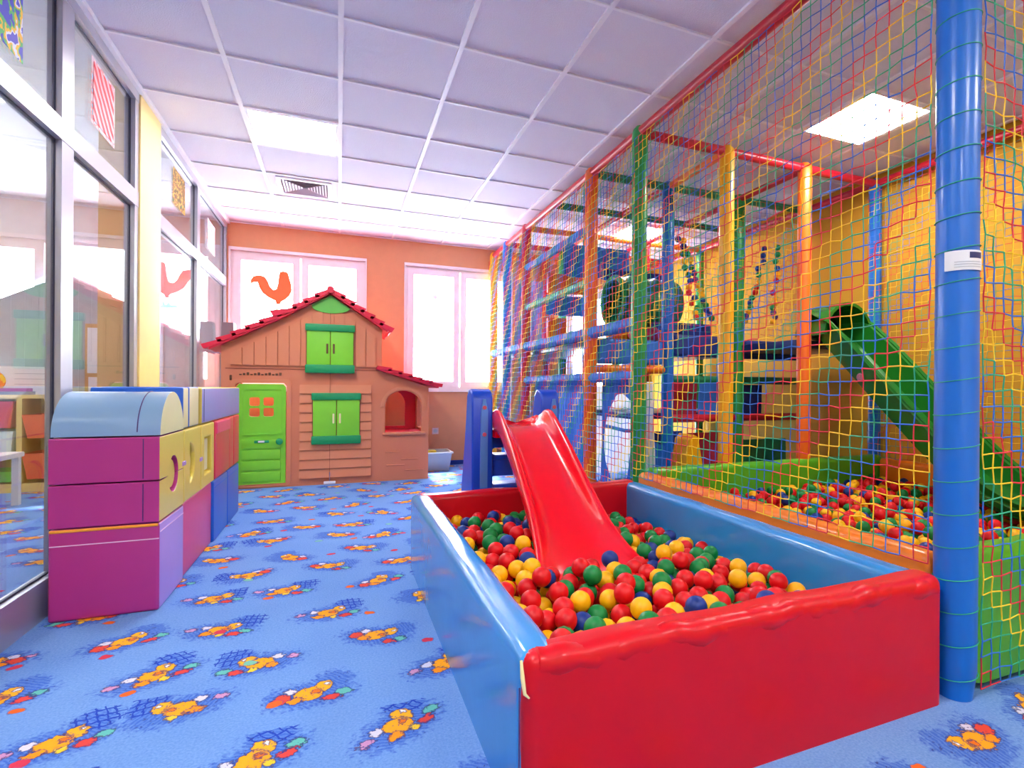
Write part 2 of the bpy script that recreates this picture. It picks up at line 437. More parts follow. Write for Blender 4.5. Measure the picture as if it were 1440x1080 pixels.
# ceiling of laid-in tiles
ceil = struct('ceiling', MB().box(XLL, XR, YB, YF, H + .03, H + .1), 'plain_white', 'suspended ceiling of white square tiles with bounced lilac light in their colour')
LIGHTS = [(-.6, 4.15), (3.0, 2.35), (3.0, 5.35), (-.6, .55), (1.2, -1.25), (3.0, -.65), (-.6, -1.85)]  # panels near and behind the viewer are unseen, added as fill light
lightset = {(round(a, 2), round(b, 2)) for a, b in LIGHTS}
tile_me = {}
def tile(x0, x1, y0, y1):
    key = (round(x1 - x0, 3), round(y1 - y0, 3))
    if key not in tile_me:
        tile_me[key] = rbox(-key[0] / 2, key[0] / 2, -key[1] / 2, key[1] / 2, 0, .015, .003, 1).mesh('ceiling_tile', ['ceiling_tile'])
    o = bpy.data.objects.new('ceiling_tile', tile_me[key]); COL.objects.link(o); o.parent = ceil
    cl = ceil.location
    o.location = ((x0 + x1) / 2 - cl.x, (y0 + y1) / 2 - cl.y, H + .004 - cl.z)
    o.rotation_euler = (random.uniform(-.004, .004), random.uniform(-.004, .004), 0)
xs = [XL + .02] + [-.6 + .6 * k for k in range(9)] + [XR]
ys = [YB] + [-2.45 + .6 * k for k in range(16)] + [YF]
for i in range(len(xs) - 1):
    for j in range(len(ys) - 1):
        if (round(xs[i], 2), round(ys[j], 2)) in lightset: continue
        tile(xs[i] + .004, xs[i + 1] - .004, ys[j] + .004, ys[j + 1] - .004)
for x in xs[1:-1]:
    put('grid_rail', MB().box(x - .013, x + .013, YB, YF, H - .008, H + .006), 'grid_white', ceil, False)
for y in ys[1:-1]:
    put('grid_rail', MB().box(XL, XR, y - .008, y + .008, H - .006, H + .006), 'grid_white', ceil, False)
put('wall_angle', MB().box(XL, XL + .03, YB, YF, H - .03, H), 'grid_white', ceil, False)
put('wall_angle', MB().box(XL, XR, YF - .022, YF, H - .012, H), 'grid_white', ceil, False)

LN = {0: 'square ceiling light panel above the play house side of the room', 1: 'square ceiling light panel above the netted ball pit',
      2: 'square ceiling light panel over the far climbing decks', 3: 'added unseen fill light panel behind the viewer near the glass wall',
      4: 'added unseen fill light panel in the rear middle of the room', 5: 'added unseen fill light panel in the rear by the mustard wall', 6: 'added unseen fill light panel in the rear corner by the glass'}
for i, (x, y) in enumerate(LIGHTS):
    t = thing('ceiling_light', (x + .3, y + .3, H - .006), LN[i], 'light', 'ceiling light panels')
    fr = MB(); fr.prism([(x + .012, y + .012), (x + .588, y + .012), (x + .588, y + .588), (x + .012, y + .588)],
                        [[(x + .03, y + .03), (x + .57, y + .03), (x + .57, y + .57), (x + .03, y + .57)]], H - .006, H + .02, 'z')
    put('frame', fr, 'grid_white', t, False)
    put('diffuser', MB().box(x + .03, x + .57, y + .03, y + .57, H, H + .012), 'lamp', t, False)
# one lamp in the next room
t = thing('ceiling_light', (-2.7, 4.0, H - .006), 'square ceiling light panel in the room behind the glass wall', 'light', 'ceiling light panels')
put('frame', MB().prism([(-3.0, 3.7), (-2.4, 3.7), (-2.4, 4.3), (-3.0, 4.3)], [[(-2.97, 3.73), (-2.43, 3.73), (-2.43, 4.27), (-2.97, 4.27)]], H - .006, H + .03, 'z'), 'grid_white', t, False)
put('diffuser', MB().box(-2.97, -2.43, 3.73, 4.27, H, H + .02), 'lamp', t, False)

# air vent
x0, x1, y0, y1 = -.52, -.07, 5.40, 5.85
t = thing('ceiling_vent', ((x0 + x1) / 2, (y0 + y1) / 2, H - .012), 'square louvred air vent in the ceiling beside the bright light panel', 'vent')
def sq(k): return [(x0 + k, y0 + k), (x1 - k, y0 + k), (x1 - k, y1 - k), (x0 + k, y1 - k)]
put('frame', MB().prism(sq(0), [sq(.035)], H - .012, H + .004, 'z'), 'vent_frame', t, False)
put('backing', MB().box(x0 + .02, x1 - .02, y0 + .02, y1 - .02, H + .001, H + .004), 'vent_dark', t, False)
for k in range(7):
    a = .045 + k * .024
    b = MB()
    o_, i_ = sq(a), sq(a + .015)
    vs = [(p[0], p[1], H - .010) for p in o_] + [(p[0], p[1], H - .001) for p in i_] + [(p[0], p[1], H - .008) for p in o_] + [(p[0], p[1], H + .001) for p in i_]
    fs = []
    for q in range(4):
        r_ = (q + 1) % 4
        fs += [(q, r_, 4 + r_, 4 + q), (8 + q, 12 + q, 12 + r_, 8 + r_), (q, 8 + q, 8 + r_, r_), (4 + q, 4 + r_, 12 + r_, 12 + q)]
    b.add(vs, fs); put('slat', b, 'vent_slat', t, False)

# ------------------------------------------------------------------ windows in the end wall
def window(idx, x0, x1, z0, z1, nsash, label):
    t = sroot('window_%d' % idx, ((x0 + x1) / 2, YF, z0), label)
    y0, y1 = YF + .03, YF + .09
    w = .055
    put('window_frame', MB().prism([(x0, z0), (x1, z0), (x1, z1), (x0, z1)], [[(x0 + w * .6, z0 + w * .6), (x1 - w * .6, z0 + w * .6), (x1 - w * .6, z1 - w * .6), (x0 + w * .6, z1 - w * .6)]], y0, y1 + .02), 'frame_white', t, False)
    step = (x1 - x0) / nsash
    for k in range(nsash):
        a, b = x0 + k * step + (.03 if k == 0 else .008), x0 + (k + 1) * step - (.03 if k == nsash - 1 else .008)
        c, d = z0 + .03, z1 - .03
        f = put('sash', MB().prism([(a, c), (b, c), (b, d), (a, d)], [[(a + .075, c + .075), (b - .075, c + .075), (b - .075, d - .075), (a + .075, d - .075)]], y0 - .012, y1), 'frame_white', t, False)
        put('pane', MB().box(a + .06, b - .06, y0 + .02, y0 + .026, c + .06, d - .06), 'pane_glass', f, False)
        put('handle', MB().box(b - .05 if k == 0 else a + .03, b - .03 if k == 0 else a + .05, y0 - .03, y0 - .01, (c + d) / 2 - .14, (c + d) / 2), 'frame_white', f, False)
    put('trim', MB().prism([(x0 - .015, z0 - .015), (x1 + .015, z0 - .015), (x1 + .015, z1 + .03), (x0 - .015, z1 + .03)], [[(x0 + .004, z0 + .004), (x1 - .004, z0 + .004), (x1 - .004, z1 - .004), (x0 + .004, z1 - .004)]], YF - .012, YF + .02), 'frame_white', t, False)
    put('window_sill', MB().box(x0 - .02, x1 + .02, YF - .03, YF + .03, z0 - .03, z0), 'frame_white', t, False)
window(1, *WINS[0], 2, 'double window with a coral rooster painted on it, above the play house')
window(2, *WINS[1], 2, 'tall white double window beside the climbing frame')
window(3, *WINS[2], 1, 'bright glazed opening behind the climbing decks')
window(4, *WINS[3], 2, 'bright window of the room behind the glass')

# painted rooster and a small pink dot on the panes
Yp = YF + .045
def P2(pts, y0, y1): return MB().prism(pts, [], y0, y1)
t = thing('rooster_picture', (-.74, Yp, 1.84), 'coral rooster cutout stuck on the window above the play house', 'picture')
roo = [(-.645, 2.25), (-.635, 2.30), (-.60, 2.315), (-.565, 2.31), (-.545, 2.28), (-.535, 2.22), (-.515, 2.13), (-.51, 2.04), (-.535, 1.96), (-.575, 1.91), (-.62, 1.87), (-.63, 1.83), (-.67, 1.83), (-.68, 1.88),
       (-.75, 1.92), (-.81, 1.98), (-.845, 2.06), (-.86, 2.13), (-.895, 2.13), (-.93, 2.10), (-.93, 2.16), (-.90, 2.215), (-.84, 2.235), (-.785, 2.215), (-.755, 2.15), (-.735, 2.08), (-.70, 2.035), (-.67, 2.05), (-.655, 2.12), (-.65, 2.18)]
roo = [(x, 2.335 - (2.315 - z) * .80) for x, z in roo]
put('rooster', P2(roo, Yp - .006, Yp), 'paint_coral', t, False)
put('grass', P2([(-.76, 1.845), (-.55, 1.83), (-.56, 1.86), (-.60, 1.87), (-.61, 1.93), (-.64, 1.87), (-.66, 1.92), (-.69, 1.87), (-.74, 1.875)], Yp - .006, Yp), 'paint_mint', t, False)
tag(put('flower_sticker', P2(arc(1.135, 2.16, .03, 0, 330, 11), Yp - .006, Yp), 'paint_pink', None, False), 'small pink round sticker on the tall window pane', 'sticker')

# wall socket
t = thing('wall_socket', (1.14, YF - .012, .40), 'pale square wall socket low on the peach wall', 'socket')
put('plate', rbox(1.10, 1.18, YF - .012, YF, .40, .48, .004, 2), 'outlet', t)
put('socket_ring', MB().tube([(1.14, YF - .016, .44), (1.14, YF - .012, .44)], .026, 14), 'sticker_grey', t)

# ------------------------------------------------------------------ glass partition on the left
part = sroot('wall_partition', (XL, 2.5, 0), 'aluminium framed glass partition with pale square posts')
fx0, fx1 = XL - .055, XL
mull = [(-2.6, -2.5), (-1.4, -1.28), (-.2, -.08), (1.0, 1.12), (2.08, 2.2), (3.165, 3.285), (4.12, 4.18), (4.60, 4.65), (5.72, 5.82), (7.04, 7.1)]
for a, b in mull:
    put('mullion', MB().box(fx0, fx1, a, b, 0, H), 'aluminium', part, False)
put('top_rail', MB().box(fx0, fx1 + .004, YB, YF, H - .085, H), 'aluminium', part, False)
put('transom', MB().box(fx0, fx1 + .003, YB, YF, 2.105, 2.20), 'aluminium', part, False)
put('bottom_rail', MB().box(fx0, fx1 + .004, YB, 4.12, 0, .165), 'aluminium', part, False)
put('bottom_rail', MB().box(fx0, fx1 + .004, 4.65, YF, 0, .165), 'aluminium', part, False)
put('column', rbox(XL - .20, XL + .012, 4.18, 4.60, 0, H, .008, 2), 'column_cream', part)
for i in range(len(mull) - 1):
    a, b = mull[i][1], mull[i + 1][0]
    if a > 4.15 and b < 4.61: continue
    for z0, z1 in ((.165, 2.105), (2.20, H - .085)):
        p = put('pane', MB().box(XL - .031, XL - .025, a, b, z0, z1), 'partition_glass', part, False)
        g = MB(); k = .008
        g.prism([(a, z0), (b, z0), (b, z1), (a, z1)], [[(a + k, z0 + k), (b - k, z0 + k), (b - k, z1 - k), (a + k, z1 - k)]], XL - .034, XL - .0225, 'x')
        put('gasket', g, 'gasket', part, False)
# posters on the upper panes
def sheet(name, y0, y1, z0, z1, m, label, border=None, tilt=0.0):
    px = XL - .022
    t = thing(name, (px, (y0 + y1) / 2, z0), label, 'poster')
    k = .02 if border else 0
    b = MB(); n = 8
    def quad(a0, a1, c0, c1, x):
        bb = MB()
        vs = []
        for j in range(n + 1):
            for i in range(n + 1):
                yy = a0 + (a1 - a0) * i / n; zz = c0 + (c1 - c0) * j / n
                vs.append((x + .004 * math.sin(9 * yy) * math.sin(7 * zz) + .004, yy, zz + tilt * (yy - y0)))
        m_ = len(vs)
        vs += [(v[0] + .0015, v[1], v[2]) for v in vs]
        fs = []
        for j in range(n):
            for i in range(n):
                q = j * (n + 1) + i; f = (q, q + 1, q + n + 2, q + n + 1)
                fs += [f, tuple(w + m_ for w in reversed(f))]
        rim = [i for i in range(n + 1)] + [j * (n + 1) + n for j in range(1, n + 1)] + [n * (n + 1) + i for i in range(n - 1, -1, -1)] + [j * (n + 1) for j in range(n - 1, 0, -1)]
        for i in range(len(rim)):
            a, c = rim[i], rim[(i + 1) % len(rim)]; fs.append((a, c, c + m_, a + m_))
        return bb.add(vs, fs)
    if border:
        put('sheet', quad(y0, y1, z0, z1, px), border, t); put('print', quad(y0 + k, y1 - k, z0 + k, z1 - k, px + .003), m, t)
    else: put('sheet', quad(y0, y1, z0, z1, px), m, t)
sheet('poster', 2.55, 2.875, 2.30, 2.68, 'print_flowers', 'blue poster with bright painted flowers high on the glass partition', tilt=-.05)
sheet('poster', 3.53, 3.84, 2.35, 2.69, 'print_stripes', 'pink poster with red diagonal stripes on the glass next to the cream column', 'print_pale', tilt=-.06)
sheet('poster', 5.03, 5.36, 2.40, 2.68, 'print_brown', 'small brown and gold picture on the upper glass past the cream column', tilt=-.03)
sheet('poster', 6.2, 6.56, 2.33, 2.62, 'print_pale', 'pale pink drawing on the last upper glass pane by the end wall', tilt=-.03)

# ------------------------------------------------------------------ next room behind the glass
t = thing('toy_shelf', (-3.2, 6.85, 0), 'light wooden toy shelf unit with coloured pull-out bins behind the glass', 'shelf')
sx = [-3.95, -3.31, -2.72, -2.38]
put('top_board', MB().box(sx[0], sx[-1], 6.64, 7.0, .87, .905), 'wood', t, False)
put('base_board', MB().box(sx[0], sx[-1], 6.64, 7.0, .0, .08), 'wood', t, False)
put('back_board', MB().box(sx[0], sx[-1], 6.99, 7.0, .08, .87), 'wood', t, False)
for x in sx: put('upright', MB().box(x - .02, x + .02, 6.64, 7.0, .08, .87), 'wood', t, False)
def bin_(x0, x1, z0, z1, m):
    o = MB(); y0 = 6.61; y1 = 6.97
    vs = []
    for (a, z) in ((.03, z0), (0, z1)):
        vs += [(x0 + a, y0 + a, z), (x1 - a, y0 + a, z), (x1 - a, y1, z), (x0 + a, y1, z)]
    k = .008
    for (a, z) in ((.03 + k, z0 + k), (k, z1)):
        vs += [(x0 + a, y0 + a, z), (x1 - a, y0 + a, z), (x1 - a, y1 - k, z), (x0 + a, y1 - k, z)]
    fs = [(0, 3, 2, 1), (8, 9, 10, 11)]
    for i in range(4):
        j = (i + 1) % 4
        fs += [(i, j, 4 + j, 4 + i), (8 + i, 12 + i, 12 + j, 8 + j), (4 + i, 4 + j, 12 + j, 12 + i)]
    return o.add(vs, fs)
bins = [(0, .60, .84, 'bin_red', 'red'), (0, .33, .57, 'bin_white', 'clear white'), (0, .1, .20, 'bin_green', 'low green'),
        (1, .60, .84, 'bin_red', 'red'), (1, .33, .57, 'bin_white', 'clear white'), (1, .1, .20, 'bin_green', 'low green'),
        (2, .50, .72, 'bin_orange', 'orange'), (2, .12, .36, 'bin_orange', 'orange')]
for c, z0, z1, m, nm in bins:
    side = ('at the far end of' if c == 0 else 'in the middle bay of' if c == 1 else ('high in the narrow bay of' if z0 > .3 else 'low in the narrow bay of'))
    o = put('storage_bin', bin_(sx[c] + .03, sx[c + 1] - .03, z0, z1, m), m, None, False)
    tag(o, '%s plastic storage bin %s the wooden toy shelf' % (nm, side), 'bin', 'bins in the toy shelf')
t = thing('picture_board', (-2.78, 6.8, .905), 'white board with a yellow sun drawing standing on the toy shelf', 'board')
put('board', MB().box(-3.55, -2.44, 6.80, 6.82, .905, 1.17), 'plain_white', t, False)
put('drawing', MB().prism(arc(-2.98, 1.03, .10, 0, 340, 17), [], 6.79, 6.80), 'print_sun', t, False)
for k in range(3): put('text_line', MB().box(-2.82, -2.50, 6.797, 6.80, 1.00 + k * .05, 1.006 + k * .05), 'sticker_grey', t, False)
tag(put('book', MB().box(-2.95, -2.66, 6.66, 6.78, .905, .935), 'book_grey', None, False), 'grey book lying on the toy shelf under a pink one', 'book')
tag(put('book', MB().box(-2.96, -2.68, 6.67, 6.78, .935, .965), 'book_pink', None, False), 'pink book lying on top of a grey book', 'book')
# table leg / small white table
t = thing('play_table', (-2.75, 5.7, 0), 'small white play table with square legs behind the glass', 'table')
put('table_top', rbox(-3.1, -2.42, 5.4, 6.0, .40, .44, .006, 2), 'table_white', t)
for x in (-3.08, -2.48):
    for y in (5.42, 5.94): put('leg', MB().box(x, x + .045, y, y + .045, 0, .40), 'table_white', t, False)
# gabled plank screen with papers
t = thing('plank_screen', (-2.4, 6.92, .92), 'grey gabled screen of vertical planks in front of the next room window', 'screen')
n = 14; xa, xb = -3.25, -1.80
for k in range(n):
    a = xa + (xb - xa) * k / n; b = xa + (xb - xa) * (k + 1) / n - .002
    def top(x): return 2.14 - (.50 * (x + 2.46) if x > -2.46 else .55 * (-2.46 - x))
    put('plank', MB().prism([(a, .92), (b, .92), (b, top(b)), (a, top(a))], [], 7.02, 7.035), 'grey_plank', t, False)
put('batten', MB().box(xa, xb, 7.036, 7.05, 1.3, 1.36), 'grey_plank', t, False)
t = thing('pinboard', (-2.12, 6.98, .5), 'brown pinboard edged by hanging pale papers', 'board')
put('board', MB().box(-2.36, -1.80, 6.99, 7.01, .5, 1.62), 'pinboard', t, False)
for i, (a, b, c, d) in enumerate([(-2.34, -2.12, 1.12, 1.58), (-2.08, -1.94, .98, 1.52), (-1.93, -1.81, 1.02, 1.55), (-2.33, -2.16, .62, 1.08), (-2.12, -1.96, .6, .93), (-1.94, -1.82, .6, .97)]):
    put('paper', MB().box(a, b, 6.984, 6.988, c, d), 'paper', t, False)

# ------------------------------------------------------------------ ball pool
PX0, PX1, PY0, PY1, PH = .372, 1.79, 1.135, 3.15, .405
def wobble(mb, amp, sc, seed=0):
    ph = [seed * 1.7 + k for k in range(6)]
    out = []
    for x, y, z in mb.v:
        d = amp * (math.sin(sc * x + ph[0]) * math.sin(sc * 1.3 * y + ph[1]) + .6 * math.sin(2.1 * sc * z + ph[2] + 1.7 * sc * (x + y)))
        e = amp * math.sin(1.6 * sc * (x - y) + ph[3]) * math.cos(sc * 1.1 * z + ph[4])
        out.append((x + e * .6, y + e * .6, z + d))
    mb.v = out
    return mb
def padwall(x0, x1, y0, y1, z0, z1, r, nx, ny, nz, amp, sc, seed):
    """rounded upholstered slab, subdivided so that it can wrinkle"""
    bm = bmesh.new(); bmesh.ops.create_cube(bm, size=1)
    for v in bm.verts:
        v.co = Vector(((x0 + x1) / 2 + v.co.x * (x1 - x0), (y0 + y1) / 2 + v.co.y * (y1 - y0), (z0 + z1) / 2 + v.co.z * (z1 - z0)))
    bmesh.ops.bevel(bm, geom=[e for e in bm.edges if max(v.co.z for v in e.verts) > z1 - 1e-4 or abs(e.verts[0].co.z - e.verts[1].co.z) > .1], offset=r, segments=5, profile=.5, affect='EDGES')
    for ax, n_, lo, hi in ((0, nx, x0, x1), (1, ny, y0, y1), (2, nz, z0, z1)):
        for k in range(1, n_):
            co = [0, 0, 0]; co[ax] = lo + (hi - lo) * k / n_; no = [0, 0, 0]; no[ax] = 1
            bmesh.ops.bisect_plane(bm, geom=list(bm.verts) + list(bm.edges) + list(bm.faces), plane_co=co, plane_no=no)
    bm.verts.index_update()
    b = MB(); b.v = [v.co[:] for v in bm.verts]; b.f = [tuple(v.index for v in f.verts) for f in bm.faces]; b.mi = [0] * len(b.f); bm.free()
    top = [(x, y, z) for x, y, z in b.v]
    w = wobble(MB().add(top, []), amp, sc, seed)
    b.v = [(q[0], q[1], max(q[2], 0)) if q[2] < z0 + .01 else (p[0], p[1], q[2] + (p[2] - q[2]) * max(0, (q[2] - z0) / (z1 - z0))) for p, q in zip(w.v, top)]
    return b
pool = thing('ball_pool', ((PX0 + PX1) / 2, (PY0 + PY1) / 2, 0), 'square foam ball pool with red ends and shiny blue sides', 'ball pool')
T = .105
put('side_wall', padwall(PX0, PX0 + T, PY0 + .012, PY1, 0, PH, .034, 2, 18, 5, .0022, 9, 1), 'sky_blue_vinyl', pool)
put('side_wall', padwall(PX1 - T, PX1, PY0 + .012, PY1, 0, PH - .004, .034, 2, 18, 5, .0022, 9, 2), 'sky_blue_vinyl', pool)
put('end_wall', padwall(PX0 + .006, PX1 - .004, PY0, PY0 + T, 0, PH + .002, .034, 26, 2, 6, .003, 13, 3), 'red_vinyl', pool)
put('end_wall', padwall(PX0 + .03, PX1 - .03, PY1 - T, PY1 + .004, 0, PH + .002, .03, 22, 2, 5, .003, 13, 4), 'red_vinyl', pool)
# rolled cover along the front edge, drooping a little, with puckers
roll = []
rr = []
for k in range(61):
    q = k / 60; x = PX0 + .02 + (PX1 - PX0 - .035) * q
    roll.append((x, PY0 + .031 + .003 * math.sin(x * 21), PH - .032 + .006 * math.sin(x * 17 + 1) - .004 * math.sin(x * 47)))
    rr.append(.033 + .003 * math.sin(x * 31) + .002 * math.sin(x * 83) - (.02 if k in (0, 60) else 0))
put('rolled_edge', MB().tube(roll, rr, 14), 'red_vinyl', pool)
put('corner_tuck', MB().tube([(PX0 + .004, PY0 + .02, PH - .01), (PX0 + .002, PY0 + .004, PH - .04), (PX0 + .006, PY0 - .001, PH - .075), (PX0 + .016, PY0 - .002, PH - .085)], [.003, .005, .004, .002], 8), 'foam_cream', pool)
put('floor_pad', MB().box(PX0 + T, PX1 - T, PY0 + T, PY1 - T, .0, .10), 'pad_navy', pool, False)
put('seam', MB().box(PX0 - .0015, PX0 + .001, PY0 + .016, PY0 + .02, .005, PH - .07), 'seam_dark', pool, False)

# ------------------------------------------------------------------ balls
BR = .034
def fill(x0, x1, y0, y1, z0, n, tries, blockers, seed, cap):
    """ballistic deposition: each ball rests on the floor or on the balls already there"""
    rg = np.random.default_rng(seed)
    P = np.zeros((n, 3)); m = 0
    D2 = (2 * BR) ** 2
    for _ in range(n):
        cx = rg.uniform(x0 + BR, x1 - BR, tries); cy = rg.uniform(y0 + BR, y1 - BR, tries)
        h = np.full(tries, z0 + BR)
        if m:
            dx = cx[:, None] - P[None, :m, 0]; dy = cy[:, None] - P[None, :m, 1]
            d2 = dx * dx + dy * dy
            hh = np.where(d2 < D2, P[None, :m, 2] + np.sqrt(np.maximum(D2 - d2, 0)), 0)
            h = np.maximum(h, hh.max(1))
        bad = np.zeros(tries, bool)
        for bl in blockers:
            bad |= bl(cx, cy, h)
        h2 = np.where(bad, 9, h)
        h2 = h2 - cap(cx, cy)
        i = int(h2.argmin())
        if h2[i] > 5: continue
        P[m] = (cx[i], cy[i], h[i]); m += 1
    return P[:m]
def slide_top_z(y):       # bed height of the red slide
    return np.interp(y, [1.9, 2.02, 2.25, 3.0, 3.12, 3.3], [.245, .25, .33, .72, .765, .765])
def block_slide(x, y, h):
    c = np.interp(y, [1.95, 3.2], [.955, 1.03]); hw = np.interp(y, [1.95, 2.15, 2.5, 3.2], [.25, .21, .18, .18]) + BR
    return (np.abs(x - c) < hw) & (y > 1.93) & (h + BR > slide_top_z(y) - .055)
capA = lambda x, y: -.22 * np.maximum(0, x - 1.28) - .10 * np.maximum(0, y - 2.6) + .035 * np.exp(-((x - .85) ** 2 / .20 + (y - 1.7) ** 2 / .4)) + .03 * np.exp(-((x - .75) ** 2 / .04 + (y - 2.6) ** 2 / .3)) + .02 * np.exp(-((x - 1.5) ** 2 / .05 + (y - 1.6) ** 2 / .2))
ballsA = fill(PX0 + T, PX1 - T, PY0 + T, PY1 - T, .10, 1080, 40, [block_slide], 11, capA)
IX0, IX1, IY0, IY1 = 1.93, 4.08, 1.24, 3.14
def block_gslide(x, y, h):
    zz = np.interp(y, [1.55, 1.75, 2.0, 3.3], [.27, .27, .42, 1.4])
    return (x > 3.36) & (x < 3.94) & (y > 1.5) & (h + BR > zz - .06)
capB = lambda x, y: .03 * np.sin(3 * x) * np.sin(4 * y) + .03 * np.exp(-((x - 3.2) ** 2 / .3 + (y - 2.6) ** 2 / .2))
ballsB = fill(IX0, IX1, IY0, IY1, .16, 1150, 30, [block_gslide], 23, capB)
COLS = ['red', 'green', 'yellow', 'blue']
cA = RNG.choice(4, len(ballsA), p=[.42, .21, .23, .14]); cB = RNG.choice(4, len(ballsB), p=[.44, .20, .27, .09])

def visible_area(P):
    """how many pixels of a coarse picture each ball owns, balls against balls only"""
    y_ = R(YAW); c, s = math.cos(y_), math.sin(y_); sc = .5
    Wd, Hd = 720, 540
    buf = np.full((Hd, Wd), 1e9); own = np.full((Hd, Wd), -1)
    for i, (x, y, z) in enumerate(P):
        F = x * s + y * c; r = x * c - y * s
        u = (CX + FPX * r / F) * sc; v = (VY - FPX * (z - CAMZ) / F) * sc; q = FPX * BR / F * sc
        a0, a1 = int(max(0, u - q)), int(min(Wd - 1, u + q)); b0, b1 = int(max(0, v - q)), int(min(Hd - 1, v + q))
        if a1 < a0 or b1 < b0: continue
        U, V = np.meshgrid(np.arange(a0, a1 + 1), np.arange(b0, b1 + 1))
        k = ((U - u) ** 2 + (V - v) ** 2 <= q * q) & (buf[b0:b1 + 1, a0:a1 + 1] > F)
        buf[b0:b1 + 1, a0:a1 + 1][k] = F; own[b0:b1 + 1, a0:a1 + 1][k] = i
    return np.bincount(own[own >= 0].ravel(), minlength=len(P))
def ico(sub):
    bm = bmesh.new(); bmesh.ops.create_icosphere(bm, subdivisions=sub, radius=BR)
    bm.verts.index_update()
    v = np.array([q.co[:] for q in bm.verts]); f = [tuple(q.index for q in g.verts) for g in bm.faces]; bm.free()
    return v, f
iv, if_ = ico(3)
BALL = {}
for k in COLS:
    b = MB().add(iv, if_); BALL[k] = b.mesh('plastic_ball', ['ball_' + k], smooth=True)
    shade(BALL[k], 80)
lv, lf = ico(2)
def place_balls(P, cols, nsingle, where, spot):
    area = visible_area(P)
    order = np.argsort(-area)
    single = set(order[:nsingle].tolist())
    rest = {k: MB() for k in COLS}
    for i, p in enumerate(P):
        k = COLS[cols[i]]
        if i in single:
            o = bpy.data.objects.new('plastic_ball', BALL[k]); COL.objects.link(o); o.location = p
            w = spot(p)
            tag(o, '%s plastic ball %s' % (k, w), 'ball', '%s balls %s' % (k, w))
        else:
            rest[k].add(lv + p, lf)
    for k in COLS:
        o = put('buried_balls', rest[k], 'ball_' + k, None, True, False)
        tag(o, 'mass of %s plastic balls deep in the %s' % (k, where), 'balls', None, 'stuff')
def spotA(p):
    x, y, z = p
    if block_slide(np.array([x - .0]), np.array([y]), np.array([9.0]))[0] or (abs(x - .96) < .32 and 1.84 < y < 2.3): return 'beside the red slide in the ball pool'
    if y < PY0 + T + .10: return 'along the red pool wall facing away from the slide ladder'
    if y > PY1 - T - .14: return 'along the red pool wall under the slide ladder'
    if x < PX0 + T + .12: return 'along the blue pool wall away from the net'
    if x > PX1 - T - .14: return 'along the blue pool wall next to the net'
    if y < 1.75: return 'in the open middle of the ball pool before the slide'
    return 'in the ball pool %s' % ('between the slide and the net side wall' if x > 1.0 else 'between the slide and the open side wall')
def spotB(p):
    x, y, z = p
    if x < IX0 + .30: return 'along the orange wall of the netted pit'
    if y > IY1 - .30: return 'along the green far wall of the netted pit'
    if x > 3.3: return 'beside or under the green slide in the netted pit'
    return 'in the open middle of the netted pit'
place_balls(ballsA, cA, 225, 'red and blue ball pool', spotA)
place_balls(ballsB, cB, 75, 'netted pit under the green slide', spotB)

# ------------------------------------------------------------------ red slide with blue ladder
sl = thing('toy_slide', (1.0, 3.2, 0), 'red plastic slide with a blue ladder running down into the ball pool', 'slide')
path = [(3.33, .765), (3.22, .768), (3.12, .765), (3.04, .742), (2.95, .70), (2.75, .60), (2.55, .49), (2.40, .405), (2.28, .345), (2.18, .30), (2.08, .268), (2.0, .253), (1.93, .248)]
def wid(y): return float(np.interp(y, [1.93, 2.02, 2.12, 2.3, 2.6, 3.33], [.245, .235, .205, .178, .168, .166]))
def railh(y): return float(np.interp(y, [1.93, 2.0, 2.15, 2.4, 2.9, 3.1, 3.2, 3.33], [.008, .02, .05, .085, .11, .115, .105, .06]))
b = MB(); secs = []
for (y, z) in path:
    c = float(np.interp(y, [1.93, 3.33], [.955, 1.035])); w = wid(y); h = railh(y); th = .022
    p = [(-w, z - th - .02), (-w - .012, z + h * .45), (-w - .008, z + h - .008), (-w + .004, z + h), (-w + .022, z + h - .006), (-w + .034, z + h * .6), (-w + .05, z + .02), (-w + .085, z + .002),
         (0, z), (w - .085, z + .002), (w - .05, z + .02), (w - .034, z + h * .6), (w - .022, z + h - .006), (w - .004, z + h), (w + .008, z + h - .008), (w + .012, z + h * .45), (w, z - th - .02),
         (w - .02, z - th - .02), (w - .03, z - th), (-w + .03, z - th), (-w + .02, z - th - .02)]
    secs.append([(c + q[0], y, q[1]) for q in p])
m_ = len(secs[0])
b.add([p for s_ in secs for p in s_], [(i * m_ + k, i * m_ + (k + 1) % m_, (i + 1) * m_ + (k + 1) % m_, (i + 1) * m_ + k) for i in range(len(secs) - 1) for k in range(m_)])
b.add(secs[0], [tuple(range(m_))]); b.add(secs[-1], [tuple(range(m_ - 1, -1, -1))])
ch = put('chute', b, 'slide_red', sl)
shade(ch.data, 60)
md = ch.modifiers.new('smooth', 'SUBSURF'); md.levels = 2; md.render_levels = 2
def upright(xa, xb, name='upright'):
    prof = [(3.17, .0), (3.20, .60), (3.205, .93), (3.225, .972), (3.265, .99), (3.31, .985), (3.345, .955), (3.40, .70), (3.52, .30), (3.60, 0)]
    bm_ = MB().prism(prof, [], xa, xb, 'x')
    o = put(name, bm_, 'ladder_blue', sl)
    return o
def bevel_obj(o, w, seg=3):
    m = o.modifiers.new('round', 'BEVEL'); m.width = w; m.segments = seg; m.limit_method = 'ANGLE'; m.angle_limit = R(40)
u1 = upright(.728, .855); bevel_obj(u1, .02)
u2 = upright(1.165, 1.285); bevel_obj(u2, .02)
